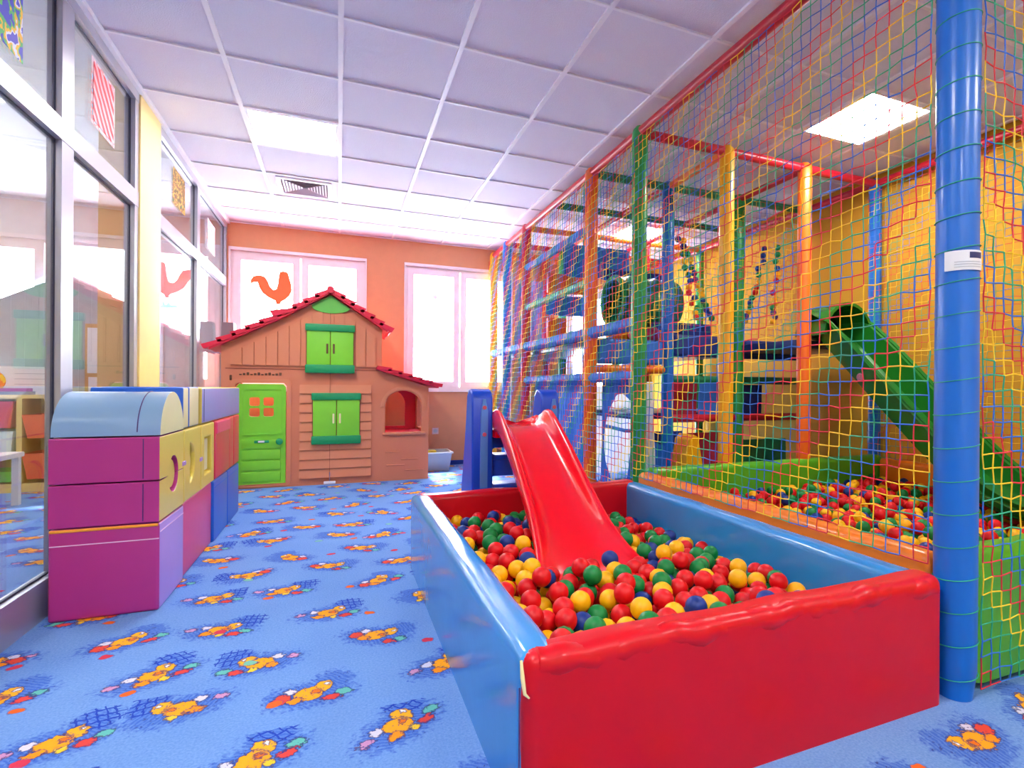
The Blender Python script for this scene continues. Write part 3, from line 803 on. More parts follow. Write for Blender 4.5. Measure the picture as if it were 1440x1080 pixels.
for xa in (.80, 1.245):
    u = u1 if xa < 1 else u2
    put('groove', MB().prism([(xa - .026, .40), (xa + .02, .40), (xa + .022, .86), (xa + .008, .93), (xa - .008, .93), (xa - .02, .86)], [], 3.190, 3.22), 'ladder_groove', u, False)
    for z in (.72, .88): put('bolt', MB().tube([(xa, 3.183, z), (xa, 3.2, z)], .012, 12), 'dot_pink', u)
put('step_panel', MB().prism([(.84, 0), (1.18, 0), (1.18, .74), (.84, .74)], [rrect(.87, 1.15, .585, .63, .02), rrect(.86, 1.16, .405, .455, .022), rrect(.86, 1.16, .18, .24, .022)], 3.27, 3.32), 'ladder_blue', sl, False)
for z in (.575, .395, .17):
    put('rung', rbox(.85, 1.17, 3.26, 3.42, z - .02, z + .008, .008, 2), 'ladder_blue', sl)
put('support_box', MB().box(.86, 1.16, 3.16, 3.27, .70, .745), 'slide_red', sl, False)

# ------------------------------------------------------------------ play house
HY, HB = 6.1, 6.93
hs = thing('play_house', (-.06, HY + .4, 0), 'brown plastic play house with green door, green shutters and red roof', 'play house')
outl = [(-1.035, 0), (.42, 0), (.42, 1.60), (-.08, 1.94), (-.5, 1.68), (-1.035, 1.385)]
door = [(-.915, .03), (-.475, .03), (-.475, 1.0), (-.50, 1.03), (-.89, 1.03), (-.915, 1.0)]
front = MB().prism(outl, [door], HY, HY + .05)
fw = put('front_wall', front, 'house_terracotta', hs, False)
put('back_wall', MB().prism(outl, [[(-.97, .42), (-.15, .42), (-.15, 1.05), (-.97, 1.05)], [(-.05, .42), (.36, .42), (.36, 1.05), (-.05, 1.05)], [(-.35, 1.2), (.2, 1.2), (.2, 1.6), (-.35, 1.6)]], HB - .05, HB), 'house_terracotta', hs, False)
put('side_wall', MB().box(-1.035, -.985, HY + .05, HB - .05, 0, 1.38), 'house_terracotta', hs, False)
put('side_wall', MB().prism([(HY + .05, 0), (HB - .05, 0), (HB - .05, 1.6), (HY + .05, 1.6)], [[(HY + .2, .55), (HB - .2, .55), (HB - .2, 1.0), (HY + .2, 1.0)]], .38, .42, 'x'), 'house_terracotta', hs, False)
put('house_floor', MB().box(-1.0, .40, HY + .05, HB - .05, 0, .02), 'house_terracotta', hs, False)
# lean-to with arched openings
def arch(x0, x1, z0, zs, n=14):
    cx = (x0 + x1) / 2; r = (x1 - x0) / 2
    return [(x0, z0), (x1, z0)] + arc(cx, zs, r, 0, 180, n, .17)
lo = [(.42, 0), (.905, 0), (.905, 1.0), (.42, 1.16)]
put('lean_to_front', MB().prism(lo, [arch(.455, .83, .515, .79)], HY + .0, HY + .05), 'house_terracotta', hs, False)
put('lean_to_back', MB().prism(lo, [arch(.44, .745, .53, .79)], HB - .05, HB), 'roof_red', hs, False)
put('lean_to_side', MB().prism([(HY + .05, 0), (HB - .05, 0), (HB - .05, 1.0), (HY + .05, 1.0)], [arch(HY + .17, HB - .17, .53, .76)], .865, .905, 'x'), 'house_terracotta', hs, False)
put('counter', rbox(.43, .90, HY + .05, HB - .05, .46, .50, .01, 2), 'roof_red', hs)
put('sill', rbox(.43, .87, HY - .025, HY + .02, .485, .515, .008, 2), 'house_terracotta', hs)
ar = MB()
cxa = .6425
op = arc(cxa, .79, .235, 0, 180, 14, .215); ip = arc(cxa, .79, .20, 0, 180, 14, .182)
ar.prism(op + ip[::-1], [], HY - .014, HY + .01)
put('arch_moulding', ar, 'house_plank', hs, False)
for x0, x1, z0, z1 in ((.46, .60, .30, .31), (.47, .66, .16, .17), (.62, .80, .22, .23), (.66, .86, .10, .11)):
    put('wood_grain', rbox(x0, x1, HY - .008, HY + .004, z0, z1, .003, 1), 'house_plank', hs)
# vertical boards on the gable
def roofz(x): return (1.94 - (x + .08) * .68) if x > -.08 else (1.94 + (x + .08) * .619 if x > -.5 else 1.68 + (x + .5) * .551)
bx = np.linspace(-.96, .36, 14)
for i in range(13):
    a, c = bx[i] + .004, bx[i + 1] - .004
    put('board', MB().prism([(a, 1.205), (c, 1.205), (c, roofz(c) - .11), (a, roofz(a) - .11)], [], HY - .022, HY + .005), 'house_plank', hs, False)
# horizontal clapboards below
zz = np.linspace(.07, 1.02, 11)
for i in range(10):
    b = MB(); z0, z1 = zz[i] + .003, zz[i + 1] - .003; x0, x1 = -.36, .315
    b.add([(x0, HY - .030, z0), (x1, HY - .030, z0), (x1, HY - .014, z1), (x0, HY - .014, z1), (x0, HY + .005, z0), (x1, HY + .005, z0), (x1, HY + .005, z1), (x0, HY + .005, z1)],
          [(0, 1, 2, 3), (4, 7, 6, 5), (0, 4, 5, 1), (1, 5, 6, 2), (2, 6, 7, 3), (3, 7, 4, 0)])
    put('clapboard', b, 'house_plank', hs, False)
put('belt_groove_shade', MB().box(-1.0, .40, HY - .004, HY + .003, 1.165, 1.175), 'house_groove_shade', hs, False)  # raised strip, the shade of a groove painted as darker brown
put('centre_seam', MB().box(-.083, -.079, HY - .0315, HY - .002, .03, 1.78), 'house_groove_shade', hs, False)
put('door_trim', MB().prism(rrect(-.955, -.435, .012, 1.07, .05), [rrect(-.915, -.475, .03, 1.03, .03)], HY - .014, HY + .01), 'house_plank', hs, False)
for k in range(12):
    x = -.885 + k * .031
    put('embossed_mark', rbox(x, x + .022, HY - .006, HY + .003, 1.105, 1.117 + .008 * (k % 3), .002, 1), 'dark_slot', hs)
put('keyhole', rbox(-.965, -.945, HY - .006, HY + .004, 1.055, 1.105, .004, 1), 'dark_slot', hs)
# door
dr = put('door', MB().prism([(-.908, .04), (-.482, .04), (-.482, .99), (-.505, 1.02), (-.885, 1.02), (-.908, .99)],
         [rrect(a, a + .092, c, c + .085, .02) for a in (-.80, -.68) for c in (.70, .805)], HY - .004, HY + .03), 'shutter_green', hs, False)
put('door_rib', MB().prism(rrect(-.875, -.515, .52, .985, .03), [rrect(-.855, -.535, .535, .965, .025)], HY - .012, HY), 'shutter_green', dr, False)
for z in (.06, .17, .275, .38):
    put('door_panel', rbox(-.865, -.525, HY - .014, HY, z + .006, z + .098, .008, 2), 'shutter_green', dr)
put('door_knob', MB().tube([(-.535, HY - .05, .455), (-.535, HY - .042, .455), (-.535, HY - .02, .455), (-.535, HY, .455)], [.02, .032, .03, .016], 14), 'trim_green', dr)
put('letter_slot', rbox(-.755, -.625, HY - .020, HY, .442, .470, .008, 2), 'trim_green', dr)
put('name_plate', rbox(-.72, -.665, HY - .026, HY - .015, .447, .466, .003, 1), 'sticker_white', dr)
# shutters
def shutters(x0, x1, z0, z1, slot):
    mid = (x0 + x1) / 2
    p = put('shutter_window', MB().box(x0, x1, HY - .034, HY + .0, z0 + .03, z1 - .03), 'house_groove_shade', hs, False)
    for a, c, s_ in ((x0 + .008, mid - .003, 1), (mid + .003, x1 - .008, -1)):
        q = rbox(a, c, HY - .056, HY - .03, z0 + .07, z1 - .06, .006, 2)
        put('shutter', q, 'shutter_green', p)
        hx = c - .035 if s_ > 0 else a + .02
        put('finger_slot', rbox(hx, hx + .018, HY - .060, HY - .054, (z0 + z1) / 2 - .05, (z0 + z1) / 2 + .05, .003, 1), slot, p)
    put('shutter_rail', rbox(x0 - .006, x1 + .006, HY - .074, HY - .015, z0, z0 + .085, .012, 2), 'trim_green', p)
    put('shutter_rail', rbox(x0 - .006, x1 + .006, HY - .074, HY - .015, z1 - .072, z1, .012, 2), 'trim_green', p)
shutters(-.305, .145, 1.135, 1.63, 'dark_slot')
shutters(-.245, .208, .415, .935, 'foam_cream')  # cream slots: brightness of the lit interior put into their colour
put('gable_panel', MB().prism([(-.255, 1.82), (-.08, 1.925), (.105, 1.80)] + arc(-.075, 1.81, .18, 0, -180, 10, .065)[1:-1], [], HY - .032, HY + .004), 'gable_green', hs, False)
put('latch', MB().tube([(-.08, HY - .03, .02), (-.08, HY - .028, .13)], .005, 8), 'chrome', hs)
put('latch_plate', rbox(-.135, -.025, HY - .045, HY - .014, .01, .035, .006, 2), 'plain_white', hs)
# roof of overlapping shingle courses
def shingles(pts, y0, y1, n, th, name='shingle'):
    (xa, za), (xb, zb) = pts
    d = Vector((xb - xa, 0, zb - za)); L_ = d.length; d.normalize(); nn = Vector((-d.z, 0, d.x))
    if nn.z < 0: nn = -nn
    for i in range(n):
        s0 = L_ * i / n; s1 = L_ * (i + 1) / n + .035
        a = Vector((xa, 0, za)) + d * s0; c = Vector((xa, 0, za)) + d * s1
        b = MB(); m = 8
        vs = []
        for j in range(m + 1):
            y = y0 + (y1 - y0) * j / m
            scal = .014 * abs(math.sin(math.pi * j / m * 2))
            c2 = c - d * scal
            for p, h in ((a, th * .45), (c2, th * 1.05), (c2, .0), (a, -.015)):
                q = p + nn * h; vs.append((q.x, y, q.z))
        fs = [(j * 4 + k, j * 4 + (k + 1) % 4, j * 4 + 4 + (k + 1) % 4, j * 4 + 4 + k) for j in range(m) for k in range(4)] + [(0, 1, 2, 3), (m * 4 + 3, m * 4 + 2, m * 4 + 1, m * 4)]
        put(name, b.add(vs, fs), 'roof_red', roof_, False)
RY0, RY1 = HY - .10, HB + .06
roof_ = put('roof', MB().prism([(-1.12, 1.365), (-.5, 1.70), (-.08, 1.965), (.47, 1.595), (.47, 1.57), (-.08, 1.94), (-.5, 1.675), (-1.12, 1.34)], [], RY0 + .01, RY1 - .01), 'roof_red', hs, False)
shingles([(-.08, 1.965), (-.48, 1.71)], RY0, RY1, 4, .045)
shingles([(-.46, 1.735), (-.56, 1.69)], RY0 - .01, RY1, 1, .06)
shingles([(-.55, 1.675), (-1.13, 1.362)], RY0, RY1, 5, .045)
shingles([(-.08, 1.965), (.48, 1.59)], RY0, RY1, 6, .05)
put('ridge', MB().tube([(-.08, RY0 - .015, 1.975), (-.08, RY1, 1.975)], .035, 12), 'roof_red', hs)
roof_ = put('lean_to_roof', MB().prism([(.36, 1.205), (.36, 1.18), (1.0, .99), (1.0, 1.01)], [], RY0 + .01, RY1 - .01), 'roof_red', hs, False)
shingles([(.37, 1.205), (1.0, 1.01)], RY0, RY1, 6, .035)
ch_ = MB()
ch_.add([(x, y, z) for z, k in ((1.36, 0), (1.67, .012)) for x, y in ((-1.15 + k, 6.72), (-1.02 - k, 6.72), (-1.02 - k, 6.88), (-1.15 + k, 6.88))],
        [(3, 2, 1, 0), (4, 5, 6, 7), (0, 1, 5, 4), (1, 2, 6, 5), (2, 3, 7, 6), (3, 0, 4, 7)])
put('chimney', ch_, 'grey_dark', hs, False)

# toy box beside the house
t = thing('toy_box', (1.09, 6.78, 0), 'clear white plastic box of toys between the play house and the wall', 'box')
def openbox(x0, x1, y0, y1, z0, z1, fl, k):
    vs = []
    for (a, z) in ((fl, z0), (0, z1), (k, z1), (fl + k, z0 + k)):
        vs += [(x0 + a, y0 + a, z), (x1 - a, y0 + a, z), (x1 - a, y1 - a, z), (x0 + a, y1 - a, z)]
    fs = [(3, 2, 1, 0), (12, 13, 14, 15)]
    for r_ in range(3):
        for i in range(4):
            j = (i + 1) % 4
            fs.append((r_ * 4 + i, r_ * 4 + j, r_ * 4 + 4 + j, r_ * 4 + 4 + i))
    return MB().add(vs, fs)
put('body', openbox(.93, 1.26, 6.60, 6.98, 0, .21, .03, .006), 'clear_plastic', t, False)
put('rim', MB().prism([(.915, 6.585), (1.275, 6.585), (1.275, 6.995), (.915, 6.995)], [[(.938, 6.608), (1.252, 6.608), (1.252, 6.972), (.938, 6.972)]], .205, .222, 'z'), 'bin_white', t, False)
tag(put('toy_brick', rbox(.98, 1.09, 6.68, 6.80, .03, .235, .01, 2), 'toy_yellow'), 'yellow toy block standing in the clear toy box', 'toy')
tag(put('toy_brick', rbox(1.11, 1.21, 6.66, 6.78, .03, .20, .01, 2), 'toy_teal'), 'teal toy block standing in the clear toy box', 'toy')

# ------------------------------------------------------------------ foam blocks
BX0, BX1 = -1.115, -.73
def fblock(name, dims, mats, label, r=.014, seams=(), xside=True):
    x0, x1, y0, y1, z0, z1 = dims
    t = thing(name, ((x0 + x1) / 2, (y0 + y1) / 2, z0), label, 'foam block')
    put('cushion', rbox(x0, x1, y0, y1, z0, z1, r, 3, mi=xside and isinstance(mats, list)), mats, t)
    for sm, s_m in seams: put('seam', sm, s_m, t, False)
    return t
fblock('foam_block', (BX0, BX1, 2.947, 3.36, 0, .39), ['foam_magenta', 'foam_lilac'], 'magenta foam cube with lilac side, lowest at the near end of the block wall',
       seams=[(rbox(BX0 + .004, BX1 - .004, 2.943, 2.95, .375, .388, .003, 1), 'piping_orange'), (MB().box(BX0 + .006, BX1 - .002, 2.9445, 2.949, .318, .322), 'seam_light'), (MB().box(BX1 - .002, BX1 + .0015, 2.96, 3.35, .345, .349), 'seam_light')])
fblock('foam_block', (BX0, BX1 - .012, 3.372, 4.085, 0, .39), 'foam_pink', 'long hot pink foam block on the floor between magenta and blue blocks',
       seams=[(rbox(BX1 - .02, BX1 - .008, 3.374, 3.384, .01, .385, .003, 1), 'foam_red')])
fblock('foam_block', (BX0, BX1, 4.095, 4.56, 0, .39), 'foam_blue', 'blue foam cube on the floor next to the long pink block',
       seams=[(MB().box(BX1 - .001, BX1 + .0015, 4.12, 4.54, .345, .349), 'cord_blue')])
fblock('foam_block', (BX0, BX1, 4.57, 5.04, 0, .39), 'foam_blue', 'blue foam cube on the floor at the play house end of the block wall',
       seams=[(MB().box(BX1 - .001, BX1 + .0015, 4.59, 5.02, .345, .349), 'cord_blue')])
# the pair of bridge slabs with half round cut-outs, seen yellow from the side
def bridge(y0, y1, z0, z1, cy, cz, r, up, label):
    t = thing('foam_block', ((BX0 + BX1) / 2, (y0 + y1) / 2, z0), label, 'foam block')
    if up: loop = [(y0, z0), (y1, z0), (y1, z1)] + arc(cy, cz, r, 0, -180, 14, r) + [(y0, z1)]
    else: loop = [(y1, z1), (y0, z1), (y0, z0)] + arc(cy, cz, r, 180, 0, 14, r) + [(y1, z0)]
    b = MB().prism(loop, [], BX0, BX1, 'x', 1, 0)
    o = put('cushion', b, ['foam_magenta', 'foam_yellow'], t, False); bevel_obj(o, .004, 2)
    put('seam', MB().box(BX1 - .062, BX1 - .058, y0 - .0012, y0 + .001, z0 + .008, z1 - .008), 'seam_dark', t, False)
bridge(2.945, 3.355, .394, .574, 3.17, .576, .085, True, 'flat magenta foam bridge block with yellow side, lower one of two')
bridge(2.945, 3.355, .580, .772, 3.17, .578, .085, False, 'flat magenta foam bridge block with yellow side, under the pale blue half round')
t = put('foam_cylinder', MB().tube([(BX0, 3.17, .577), (BX0 + .01, 3.17, .577), (BX1 - .024, 3.17, .577), (BX1 - .012, 3.17, .577)], [.066, .076, .076, .066], 28), 'foam_yellow')
tag(t, 'yellow foam cylinder filling the round hole of the bridge blocks', 'foam block')
def gblock(y0, y1, groove, label):
    t = thing('foam_block', ((BX0 + BX1) / 2, (y0 + y1) / 2, .394), label, 'foam block')
    o = put('cushion', MB().prism([(y0, .394), (y1, .394), (y1, .772), (y0, .772)], [groove], BX0, BX1, 'x'), 'foam_yellow', t, False); bevel_obj(o, .010, 3)
    put('filling', MB().prism([(p[0] * .86 + .14 * sum(q[0] for q in groove) / len(groove), p[1] * .86 + .14 * sum(q[1] for q in groove) / len(groove)) for p in groove], [], BX0 + .01, BX1 - .02, 'x'), 'foam_cream', t, False)
gblock(3.362, 3.735, arc(3.49, .585, .10, -90, 90, 14, .105), 'yellow foam block with a half round inset beside the bridge blocks')
gblock(3.742, 4.10, [(3.83, .47), (4.02, .47), (4.02, .69), (3.83, .69)], 'yellow foam block with a square inset next to the red blocks')
for y, z in ((3.36, .60), (3.738, .575)):
    o = put('foam_peg', rbox(BX1 - .03, BX1 + .004, y - .035, y + .035, z - .012, z + .012, .006, 2), 'foam_lilac'); tag(o, 'small lilac foam peg between %s yellow blocks' % ('the first two' if y < 3.5 else 'the last two'), 'foam peg')
fblock('foam_block', (BX0, BX1 + .004, 4.11, 4.60, .396, .775), 'foam_red', 'red foam block standing on a blue cube beside the yellow blocks',
       seams=[(rbox(BX1 - .01, BX1 + .012, 4.125, 4.59, .69, .765, .004, 1), 'foam_pink')])
fblock('foam_block', (BX0, BX1, 4.61, 4.80, .396, .775), 'foam_red', 'narrow red foam block between two other red blocks')
fblock('foam_block', (BX0, BX1, 4.81, 5.05, .396, .775), 'foam_red', 'red foam block at the play house end of the block wall')
# top course
b = MB(); prof = [(2.955, .778)] + [(3.15 - .195 * math.cos(R(a)), .780 + .19 * math.sin(R(a))) for a in range(4, 178, 6)] + [(3.345, .778)]
t = thing('foam_half_cylinder', ((BX0 + BX1) / 2, 3.15, .778), 'pale blue half round foam block with cream ends lying on the magenta slabs', 'foam block')
o = put('cushion', b.prism(prof, [], BX0 + .004, BX1, 'x', 1, 0), ['foam_paleblue', 'foam_cream'], t); bevel_obj(o, .008, 3)
put('seam', MB().tube([(BX1 - .085, p[0] + (p[0] - 3.15) * .006, p[1] + .0008) for p in prof[1:-1]], .0022, 6), 'seam_dark', t)
fblock('foam_block', (BX0, BX1 - .005, 3.36, 3.47, .778, .99), ['foam_blue', 'foam_cream'], 'blue foam slab with cream side standing behind the half round', .01)
fblock('foam_block', (BX0, BX1 - .003, 3.475, 3.69, .778, .992), ['foam_blue', 'foam_cream'], 'cream sided foam block between the blue slab and the lavender block', .01)
fblock('foam_block', (BX0, BX1, 3.75, 5.05, .778, .988), ['foam_yellow', 'foam_lavender'], 'long lavender foam beam lying along the top of the block wall', .012,
       seams=[(MB().box(BX1 - .001, BX1 + .002, 3.80, 3.805, .79, .98), 'seam_dark')])

# ------------------------------------------------------------------ padded climbing frame
FX = [1.874, 2.605, 3.362, 4.155]           # columns of posts
RW = [1.158, 3.23, 4.0, 5.66, 6.40, 7.02]   # rows of posts
ZT = 2.735
fr = thing('climbing_frame', (3.0, 3.2, 0), 'tall padded climbing frame with coloured posts, rails and decks', 'climbing frame')
def post(x, y, m, r=.06, z0=0, z1=ZT + .02, foot=True):
    rr_ = [r * .82] + [r] * 9 + [r * .85]
    zs = [z0] + [z0 + .09 + (z1 - z0 - .12) * k / 8 for k in range(9)] + [z1]
    rr_ = [q * (1 + .018 * math.sin(5 * k + x * 9 + y)) for k, q in enumerate(rr_)]
    o = put('post', MB().tube([(x, y, z) for z in zs], rr_, 20), m, fr)
    if foot: put('joint_cap', MB().tube([(x, y, z1), (x, y, z1 + .02)], [r * .8, r * .55], 16), m, o)
    return o
def bar(a, b, m, r=.032, name='bar', n=12):
    a, b = Vector(a), Vector(b)
    pts = [a.lerp(b, k / 6) for k in range(7)]
    return put(name, MB().tube(pts, r, n), m, fr)
corner = post(FX[0], RW[0], 'post_blue', .0615)
corner['label'] = 'shiny blue corner post wound with thin green cord'
for z in np.arange(.07, 2.72, .107):
    ring = []
    for k in range(25):
        a = 2 * math.pi * k / 24
        ring.append((FX[0] + .0632 * math.cos(a), RW[0] + .0632 * math.sin(a), z + .010 * math.sin(a + 2.2) + .003 * math.sin(7 * z)))
    put('lashing_cord', MB().tube(ring, .0016, 6, False), 'cord_green', corner)
# maker's sticker on the corner post
def patch(a0, a1, z0, z1, rad, m, parent, name):
    b = MB(); n = 10; vs = []
    for rdd in (rad, rad + .0012):
        for z in (z0, z1):
            for k in range(n + 1):
                a = R(a0 + (a1 - a0) * k / n); vs.append((FX[0] + rdd * math.cos(a), RW[0] + rdd * math.sin(a), z))
    q = n + 1; fs = []
    for k in range(n):
        fs += [(k, q + k, q + k + 1, k + 1), (2 * q + k, 2 * q + k + 1, 3 * q + k + 1, 3 * q + k), (k, k + 1, 2 * q + k + 1, 2 * q + k), (q + k, 3 * q + k, 3 * q + k + 1, q + k + 1)]
    fs += [(0, 2 * q, 3 * q, q), (n, q + n, 3 * q + n, 2 * q + n)]
    return put(name, b.add(vs, fs), m, parent)
stk = thing('post_sticker', (FX[0], RW[0], 1.385), 'white paper sticker with a dark blue box on the blue corner post', 'sticker')
patch(180, 292, 1.385, 1.448, .0635, 'sticker_white', stk, 'paper')
patch(242, 282, 1.422, 1.441, .0650, 'sticker_navy', stk, 'printed_box')
for k in range(3): patch(205, 280, 1.394 + k * .008, 1.396 + k * .008, .0650, 'sticker_grey', stk, 'text_line')

for x, y, m in [(FX[0], RW[1], 'post_green'), (FX[1], RW[1], 'post_yellow'), (FX[2], RW[1], 'post_orange'), (FX[3], RW[1], 'post_blue'),
                (FX[0], RW[2], 'post_orange'), (FX[1], RW[2], 'post_blue'), (FX[2], RW[2], 'post_green'), (FX[3], RW[2], 'post_orange'),
                (FX[0], RW[3], 'post_red'), (FX[1], RW[3], 'post_orange'), (FX[2], RW[3], 'post_red'), (FX[3], RW[3], 'post_green'),
                (FX[0], RW[4], 'post_blue'), (FX[1], RW[4], 'post_green'), (FX[2], RW[4], 'post_blue'),
                (FX[0], RW[5], 'post_yellow'), (FX[1], RW[5], 'post_red'), (FX[3], RW[5], 'post_blue')]:
    post(x, y, m, .054 if x < 4 else .048)
# top rails
bar((FX[0], RW[0], ZT), (FX[0], RW[5], ZT), 'bar_red', .036, 'top_rail')
bar((FX[3], RW[0], ZT), (FX[3], RW[5], ZT), 'bar_red', .030, 'top_rail')
bar((FX[0], RW[0], ZT), (FX[3], RW[0], ZT), 'bar_red', .030, 'top_rail')
for y, m in zip(RW[1:] + [4.83], ['bar_red', 'bar_green', 'bar_orange', 'bar_red', 'bar_orange', 'bar_green']):
    bar((FX[0], y, ZT), (FX[3], y, ZT), m, .033, 'top_rail')
bar((FX[1], RW[1], ZT), (FX[1], RW[2], ZT), 'bar_orange', .030, 'top_rail'); bar((FX[1], RW[2], ZT), (FX[1], RW[5], ZT), 'bar_red', .030, 'top_rail')
bar((FX[2], RW[1], ZT), (FX[2], RW[5], ZT), 'bar_red', .030, 'top_rail')
# side rails facing the room
bar((FX[0], RW[1], 1.445), (FX[0], RW[5], 1.445), 'rail_blue', .048, 'rail'); bar((FX[0], RW[3], 2.30), (FX[0], RW[2], 2.30), 'rail_blue', .036, 'rail')
bar((FX[0], RW[3], 1.865), (FX[0], RW[2], 1.865), 'rail_green', .032, 'rail'); bar((FX[0], RW[1], 1.08), (FX[0], RW[3], 1.08), 'rail_blue', .038, 'rail')
bar((FX[1], RW[2], 1.08), (FX[3], RW[2], 1.08), 'bar_green', .034, 'rail'); bar((FX[1], RW[2], .74), (FX[3], RW[2], .74), 'bar_red', .034, 'rail')
bar((FX[0], RW[2], 1.16), (FX[1], RW[2], 1.16), 'bar_orange', .034, 'rail')
# decks and padded edge beams
dk = rbox(FX[0] + .07, FX[3] - .04, RW[2] + .08, RW[5], 1.36, 1.42, .01, 2)
put('deck', dk, 'pad_navy', fr)
put('deck', rbox(FX[2] + .0, FX[3] - .04, RW[1] + .08, RW[2] + .06, 1.33, 1.40, .01, 2), 'pad_navy', fr)
put('deck_edge', rbox(FX[1] + .06, FX[2] - .06, RW[2] - .03, RW[2] + .07, 1.28, 1.47, .03, 3), 'pad_navy', fr)
put('deck_edge', rbox(FX[2] + .06, FX[3] - .04, RW[2] - .03, RW[2] + .07, 1.28, 1.45, .03, 3), 'cloth_navy', fr)
put('deck_edge', rbox(FX[0] + .06, FX[1] - .06, RW[2] - .03, RW[2] + .07, 1.20, 1.40, .03, 3), 'rail_blue', fr)
put('deck_edge', rbox(FX[1] + .06, FX[2] - .06, RW[2] + .3, RW[2] + .4, 1.46, 1.62, .03, 3), 'cloth_navy', fr)
put('mid_deck', rbox(FX[1], FX[3] - .04, RW[2] + .6, RW[3], .70, .76, .01, 2), 'pad_navy', fr)
# pads that border the netted ball pit
put('pit_wall', padwall(FX[0] - .045, FX[0] + .05, RW[0] + .06, RW[1] - .06, 0, .445, .035, 2, 14, 4, .002, 8, 6), 'pad_orange', fr)
put('pit_wall', padwall(FX[0] + .06, FX[3], RW[1] - .085, RW[1] + .03, 0, .46, .035, 14, 2, 4, .002, 8, 7), 'pad_green', fr)
put('pit_wall', padwall(FX[3] - .07, FX[3] + .05, RW[0] + .06, RW[1] - .09, 0, .44, .03, 2, 12, 4, .002, 8, 8), 'pad_orange', fr)
put('pit_wall', padwall(FX[0] + .063, FX[3] - .07, RW[0] - .03, RW[0] + .08, .03, .47, .045, 14, 2, 4, .006, 10, 9), 'pad_green', fr)
put('pit_floor', MB().box(FX[0] + .05, FX[3] - .07, RW[0] + .08, RW[1] - .085, 0, .16), 'pad_navy', fr, False)

# green slide from the deck into the pit
gs = thing('tube_slide', (3.65, 2.5, 0), 'glossy dark green slide with high sides dropping into the netted ball pit', 'slide')
gp = [(3.34, 1.415), (3.26, 1.41), (3.17, 1.36), (3.0, 1.19), (2.7, .89), (2.4, .60), (2.2, .43), (2.02, .32), (1.85, .265), (1.66, .25)]
secs = []
for i, (y, z) in enumerate(gp):
    hgt = float(np.interp(y, [1.6, 1.9, 2.3, 3.0, 3.3], [.10, .15, .20, .22, .20])); w = .215
    d = (Vector((0, *gp[min(i + 1, len(gp) - 1)])) - Vector((0, *gp[max(i - 1, 0)]))).normalized(); nn = Vector((0, -d.z, d.y)); nn = nn if nn.z > 0 else -nn
    prof = [(-w - .035, hgt - .01), (-w - .02, hgt + .012), (-w, hgt), (-w + .005, hgt * .4)] + [(-w + .02 + (2 * w - .04) * k / 6, .04 * (abs(k - 3) / 3) ** 2) for k in range(7)] + [(w - .005, hgt * .4), (w, hgt), (w + .02, hgt + .012), (w + .035, hgt - .01)]
    back = [(u - math.copysign(-.014, u) if abs(u) > .15 else u, v - .016) for u, v in reversed(prof[1:-1])]
    secs.append([Vector((3.645 + u, y, z)) + nn * v for u, v in prof + back])
m_ = len(secs[0])
b = MB().add([p for s_ in secs for p in s_], [(i * m_ + k, i * m_ + (k + 1) % m_, (i + 1) * m_ + (k + 1) % m_, (i + 1) * m_ + k) for i in range(len(secs) - 1) for k in range(m_)] + [tuple(range(m_)), tuple(range((len(secs) - 1) * m_, len(secs) * m_))])
put('chute', b, 'slide_green', gs)
hd = []
oa = arc(3.645, 1.42, .26, 0, 180, 16, .26); ia = arc(3.645, 1.42, .235, 0, 180, 16, .235)
put('hood', MB().prism(oa + ia[::-1], [], 3.05, 3.34), 'slide_green', gs)
for k, dx in enumerate((-.235, .235)):
    put('edge_rail', MB().tube([Vector((3.645 + dx, y, z)) + Vector((0, -.15, .15)) * (1 if z > .5 else .5) for y, z in gp[2:-1]], .010, 8), 'slide_green', gs)
put('bolt', MB().tube([(3.435, 2.76, 1.09), (3.402, 2.76, 1.09)], .028, 14), 'chrome', gs)

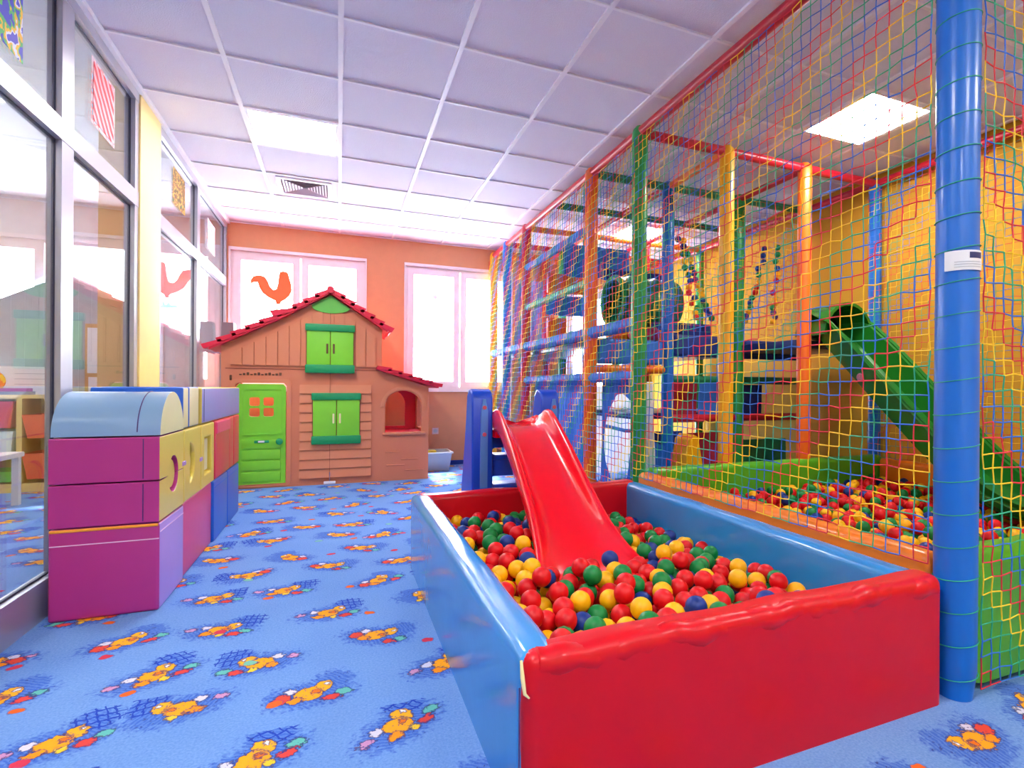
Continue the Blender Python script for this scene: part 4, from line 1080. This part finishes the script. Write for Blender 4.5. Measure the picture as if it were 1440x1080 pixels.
# ------------------------------------------------------------------ things on and in the frame
def cloth(x0, x1, y0, y1, z0, z1, label, m, hole=None, fold=.02, name='vinyl_curtain', cat='curtain'):
    """hanging sheet with thickness; lies in a plane x=const when x0==x1, else y=const"""
    along = (y0, y1) if abs(x1 - x0) < 1e-6 else (x0, x1)
    n, mz = 28, 22; keep = {}
    vs = []; fs = []
    def P(i, j, s_):
        u = along[0] + (along[1] - along[0]) * i / n; z = z0 + (z1 - z0) * j / mz
        d = fold * math.sin(u * 17) * (1.2 - (z - z0) / (z1 - z0)) + fold * .4 * math.sin(u * 41 + z * 5) + s_
        return (x0 + d, u, z) if abs(x1 - x0) < 1e-6 else (u, y0 + d, z)
    def idx(i, j, s_):
        k = (i, j, s_)
        if k not in keep: keep[k] = len(vs); vs.append(P(i, j, .004 * s_))
        return keep[k]
    cell = set()
    for i in range(n):
        for j in range(mz):
            u = (i + .5) / n; w = (j + .5) / mz
            if hole and ((u - hole[0]) / hole[2]) ** 2 + ((w - hole[1]) / hole[3]) ** 2 < 1: continue
            cell.add((i, j))
    for i, j in cell:
        q = [(i, j), (i + 1, j), (i + 1, j + 1), (i, j + 1)]
        fs.append(tuple(idx(*p, 0) for p in q)); fs.append(tuple(idx(*p, 1) for p in reversed(q)))
        for (di, dj, a, c) in ((0, -1, 0, 1), (1, 0, 1, 2), (0, 1, 2, 3), (-1, 0, 3, 0)):
            if (i + di, j + dj) not in cell: fs.append((idx(*q[a], 0), idx(*q[a], 1), idx(*q[c], 1), idx(*q[c], 0)))
    if hole:
        # pull the ragged hole rim onto the ellipse
        cu, cw, ru, rw = hole
        inner = {}
        cnt = {}
        for (i, j) in cell:
            for p in ((i, j), (i + 1, j), (i + 1, j + 1), (i, j + 1)): cnt[p] = cnt.get(p, 0) + 1
        for (i, j), c in cnt.items():
            u, w = i / n, j / mz
            if c < 4 and 0 < i < n and 0 < j < mz:
                du, dw = (u - cu) / ru, (w - cw) / rw; L_ = math.hypot(du, dw) or 1
                u2, w2 = cu + ru * du / L_, cw + rw * dw / L_
                for s_ in (0, 1):
                    k = keep.get((i, j, s_))
                    if k is not None:
                        p = P(u2 * n, w2 * mz, .004 * s_); vs[k] = p
    o = put(name, MB().add(vs, fs), m); tag(o, label, cat)
    return o
xp = FX[0] + .075
cloth(xp, xp, RW[2] + .07, RW[3] - .07, .16, 1.07, 'blue vinyl curtain behind the red slide, between orange and red posts', 'cloth_blue')
cloth(xp, xp, RW[1] + .07, RW[2] - .07, .14, 1.07, 'blue curtain with a big round opening between green and orange posts', 'cloth_blue', hole=(.50, .46, .44, .42), fold=.012)
tie = put('tie_strap', MB().tube([(xp + .01, RW[1] + .1, .70), (xp + .015, RW[1] + .35, .685), (xp + .01, RW[2] - .1, .70)], .014, 8), 'rail_blue'); tag(tie, 'pale blue strap across the round curtain opening', 'strap')
o = cloth(2.25, 3.35, 5.50, 5.50, .05, 1.02, 'added white translucent sheet standing in for sunlit brightness behind the round curtain opening', 'sheet_white', fold=.015)  # added backlit sheet, stands in for the sunlit floor beyond
cloth(FX[0] + .20, FX[0] + .34, RW[1] + .35, RW[1] + .35, .22, 1.05, 'loose blue and white cloth strip slung beside the green post', 'sheet_white', fold=.05)
yb = RW[2] + .12
cloth(FX[1] + .07, FX[1] + .40, yb, yb, .76, 1.05, 'dark red curtain under the deck beside the blue inner post', 'cloth_red', fold=.012)
cloth(FX[1] + .42, FX[2] - .06, yb, yb, .76, 1.05, 'blue curtain under the deck between red curtain and green post', 'cloth_blue', fold=.012)
cloth(FX[2] + .06, FX[2] + .40, yb, yb, .70, 1.04, 'navy curtain under the deck behind the orange inner post', 'cloth_navy', fold=.012)
cloth(FX[1] + .30, FX[2] - .06, yb, yb, .12, .60, 'dark red curtain low under the deck behind the yellow wedge', 'cloth_red', fold=.02)
cloth(FX[0] + .5, FX[1] + .25, yb + .02, yb + .02, .12, .62, 'navy curtain low behind the green post, left of the yellow wedge', 'cloth_navy', fold=.03)
cloth(FX[2] + .06, FX[3] - .1, yb, yb, .30, .52, 'green curtain low behind the pit wall under the deck', 'bar_green', fold=.012)
def panel(x0, x1, y0, y1, z0, z1, m, label, r=.012):
    o = put('gym_mat', rbox(x0, x1, y0, y1, z0, z1, r, 2), m); tag(o, label, 'mat'); return o
panel(2.07, 2.55, 5.50, 5.56, 2.03, 2.24, 'post_orange', 'orange foam mat hung high above the deck behind the nets')
panel(2.07, 2.29, 5.50, 5.56, 1.421, 1.76, 'post_orange', 'orange foam mat standing on the deck behind the nets')
cloth(2.15, 2.95, 5.30, 5.30, 2.18, 2.52, 'blue canvas draped from the top rails over the deck', 'cloth_blue', fold=.03)
cloth(1.95, 2.3, 6.30, 6.30, 1.45, 2.3, 'violet blue canvas hanging behind the red post', 'foam_lavender', fold=.03)
cloth(2.08, 2.56, 5.60, 5.60, 1.80, 2.02, 'blue canvas strip slung between the two orange foam mats', 'cloth_blue', fold=.02)
cloth(2.45, 3.2, 4.90, 4.90, 2.08, 2.20, 'red and navy canvas strip above the green crawl tube', 'cloth_navy', fold=.03)
# crawl tube
t = thing('crawl_tube', (2.72, 4.62, 1.575), 'dark green crawl tube lying on a red foam base above the deck', 'tube')
n = 28; b = MB(); secs = []
for k in range(15):
    x = 2.40 + .64 * k / 14; ro = .235 + (.018 if k % 3 == 0 else 0)
    secs.append([(x, 4.62 + ro * math.cos(2 * math.pi * q / n), 1.825 + ro * math.sin(2 * math.pi * q / n)) for q in range(n)])
for k in range(14, -1, -1):
    x = 2.40 + .64 * k / 14
    secs.append([(x, 4.62 + .215 * math.cos(2 * math.pi * q / n), 1.825 + .215 * math.sin(2 * math.pi * q / n)) for q in range(n)])
b.add([p for s_ in secs for p in s_], [(i * n + q, i * n + (q + 1) % n, ((i + 1) % 30) * n + (q + 1) % n, ((i + 1) % 30) * n + q) for i in range(30) for q in range(n)])
put('ribbed_tube', b, 'bar_green', t)
put('end_ring', MB().tube([(2.40, 4.62 + .225 * math.cos(2 * math.pi * q / 24), 1.825 + .225 * math.sin(2 * math.pi * q / 24)) for q in range(25)], .025, 8, False), 'post_green', t)
tag(put('foam_cube', rbox(2.42, 3.02, 4.50, 4.74, 1.421, 1.572, .015, 2), 'foam_red'), 'red foam base carrying the green crawl tube on the deck', 'foam block')
tag(put('foam_roller', MB().tube([(2.20, 4.35, 1.49), (2.24, 4.35, 1.49), (2.82, 4.35, 1.49), (2.86, 4.35, 1.49)], [.05, .07, .07, .05], 18), 'pad_orange'), 'orange foam roller lying on the deck before the crawl tube', 'roller')
tag(put('foam_roller', MB().tube([(2.35, 4.2, 1.485), (2.38, 4.2, 1.485), (2.60, 4.2, 1.485), (2.63, 4.2, 1.485)], [.045, .063, .063, .045], 18), 'foam_pink'), 'short pink foam roller on the deck edge by the orange roller', 'roller')
# wedges under the deck
wd = MB().prism([(2.42, .0), (2.72, .0), (2.60, .62), (2.56, .64), (2.52, .60)], [], 3.55, 3.75)
tag(put('foam_wedge', wd, 'post_yellow', None, False), 'tall yellow foam wedge standing behind the green pit wall', 'wedge')
tag(put('foam_wedge', MB().prism([(2.08, 0), (2.38, 0), (2.34, .55), (2.16, .62)], [], 3.62, 3.82), 'foam_blue', None, False), 'blue foam wedge standing left of the yellow wedge', 'wedge')
# hanging garlands of small balls
SB = {}
bv = np.array(iv) * (.030 / BR)
bead_me = {k: MB().add(lv * (.030 / BR), lf).mesh('bead', ['ball_' + k], smooth=True) for k in COLS}
for k in COLS: shade(bead_me[k], 80)
def garland(a, b, n, label, seed):
    a, b = Vector(a), Vector(b); rg = random.Random(seed)
    t = thing('ball_garland', b[:], label, 'garland', 'garlands hung over the deck')
    pts = []
    for k in range(n):
        q = k / (n - 1); p = a.lerp(b, q) + Vector((rg.uniform(-.022, .022), rg.uniform(-.015, .015), -.05 * math.sin(math.pi * q)))
        pts.append(p)
    put('rope', MB().tube([a + Vector((0, 0, .02))] + pts, .005, 6), 'cord_red', t)
    for k, p in enumerate(pts):
        o = bpy.data.objects.new('bead', bead_me[COLS[rg.randrange(4)]]); COL.objects.link(o); o.parent = t; o.location = p - Vector(b)
garland((2.81, 4.12, 2.34), (3.00, 4.12, 1.65), 14, 'string of coloured balls beside the blue inner post', 1)
garland((2.89, 4.20, 2.36), (3.22, 4.20, 1.66), 15, 'string of coloured balls slanting from the blue post to the yellow post', 2)
garland((3.86, 4.20, 2.38), (3.60, 4.20, 1.66), 14, 'string of coloured balls slanting down beside the green inner post', 3)
garland((3.94, 4.12, 2.38), (3.88, 4.12, 1.66), 14, 'string of coloured balls hanging almost straight near the orange post', 4)

# ------------------------------------------------------------------ coloured nets
def net(name, label, o, du, dv, nu, nv, nrm, r, stair, seed, jit=.004, bow=.0):
    """square mesh net; every cord climbs in stairs, two cords of one colour side by side"""
    rg = np.random.default_rng(seed)
    o, du, dv, nrm = (np.array(q, float) for q in (o, du, dv, nrm))
    I, J = np.meshgrid(np.arange(nu + 1), np.arange(nv + 1), indexing='ij')
    P = o + I[..., None] * du + J[..., None] * dv + rg.normal(0, jit, I.shape)[..., None] * (dv / np.linalg.norm(dv)) + rg.normal(0, jit * .6, I.shape)[..., None] * (du / np.linalg.norm(du)) + rg.normal(0, jit * .6, I.shape)[..., None] * nrm
    sag = bow * np.sin(np.pi * I / nu) * np.sin(np.pi * J / nv)
    P = P + sag[..., None] * nrm
    t = thing(name, tuple(o), label, 'net', 'nets of the climbing frame')
    E = []; C = []
    for i in range(nu + 1):
        for j in range(nv + 1):
            if i < nu: E.append((i, j, i + 1, j)); C.append(i - stair * j)
            if j < nv:
                E.append((i, j, i, j + 1)); C.append(i - stair * j - (1 if stair > 0 else 0))
    E = np.array(E); C = (np.array(C) // 2) % 4
    A = P[E[:, 0], E[:, 1]]; B = P[E[:, 2], E[:, 3]]
    D = B - A; D /= np.linalg.norm(D, axis=1)[:, None]
    N1 = np.tile(nrm / np.linalg.norm(nrm), (len(D), 1)); N2 = np.cross(D, N1)
    for q, k in enumerate(['red', 'blue', 'green', 'yellow']):
        m = C == q
        a, b_, n1, n2 = A[m], B[m], N1[m], N2[m]
        ne = len(a)
        vs = np.stack([a + n1 * r, a + n2 * r, a - n1 * r, a - n2 * r, b_ + n1 * r, b_ + n2 * r, b_ - n1 * r, b_ - n2 * r], 1).reshape(-1, 3) - o
        base = np.array([(0, 1, 5, 4), (1, 2, 6, 5), (2, 3, 7, 6), (3, 0, 4, 7)])
        fs = (np.arange(ne)[:, None, None] * 8 + base[None]).reshape(-1, 4)
        me = bpy.data.meshes.new('cord'); me.from_pydata(vs.tolist(), [], fs.tolist()); me.materials.append(MATS['cord_' + k])
        me.polygons.foreach_set('use_smooth', [True] * len(me.polygons)); me.update()
        ob = bpy.data.objects.new('%s_cords' % k, me); COL.objects.link(ob); ob.parent = t; ob['kind'] = 'stuff'
    return t
c_ = .051
xn = FX[0] - .066
net('play_net', 'coloured net between the blue corner post and the green post, facing the red ball pool', (xn + .006, RW[0] + .05, .42), (0, c_, 0), (0, 0, c_), int(round((RW[1] - RW[0] - .1) / c_)), 44, (1, 0, 0), .0026, -1, 1, .0028, .012)
net('play_net', 'narrow coloured net between the green post and the orange post', (xn, RW[1] - .04, .30), (0, c_, 0), (0, 0, c_), int(round((RW[2] - RW[1] + .04) / c_)), 46, (1, 0, 0), .0024, -1, 2, .0028)
net('play_net', 'coloured net between the orange post and the red post, behind the slide', (xn, RW[2], .25), (0, c_, 0), (0, 0, c_), int(round((RW[3] - RW[2]) / c_)), 47, (1, 0, 0), .0024, -1, 3, .0028)
net('play_net', 'coloured net from the red post to the end wall', (xn, RW[3], .25), (0, c_, 0), (0, 0, c_), int(round((RW[5] - RW[3]) / c_)), 47, (1, 0, 0), .0024, -1, 4, .0028)
net('play_net', 'coloured net over the green front padding right of the blue corner post', (FX[0] + .055, RW[0] - .05, .03), (c_, 0, 0), (0, 0, c_), 43, 53, (0, -1, 0), .0026, -1, 5, .0028, .01)
net('play_net', 'fine coloured net in front of the mustard wall beside the green slide', (FX[3] - .06, RW[0] + .05, .45), (0, c_, 0), (0, 0, c_), 40, 44, (-1, 0, 0), .0018, -1, 6, .0028)
net('play_net', 'coloured net across the deck opening beside the yellow inner post', (FX[0] + .06, RW[2] - .06, 1.5), (c_, 0, 0), (0, 0, c_), 43, 24, (0, -1, 0), .0016, 1, 7, .0028)
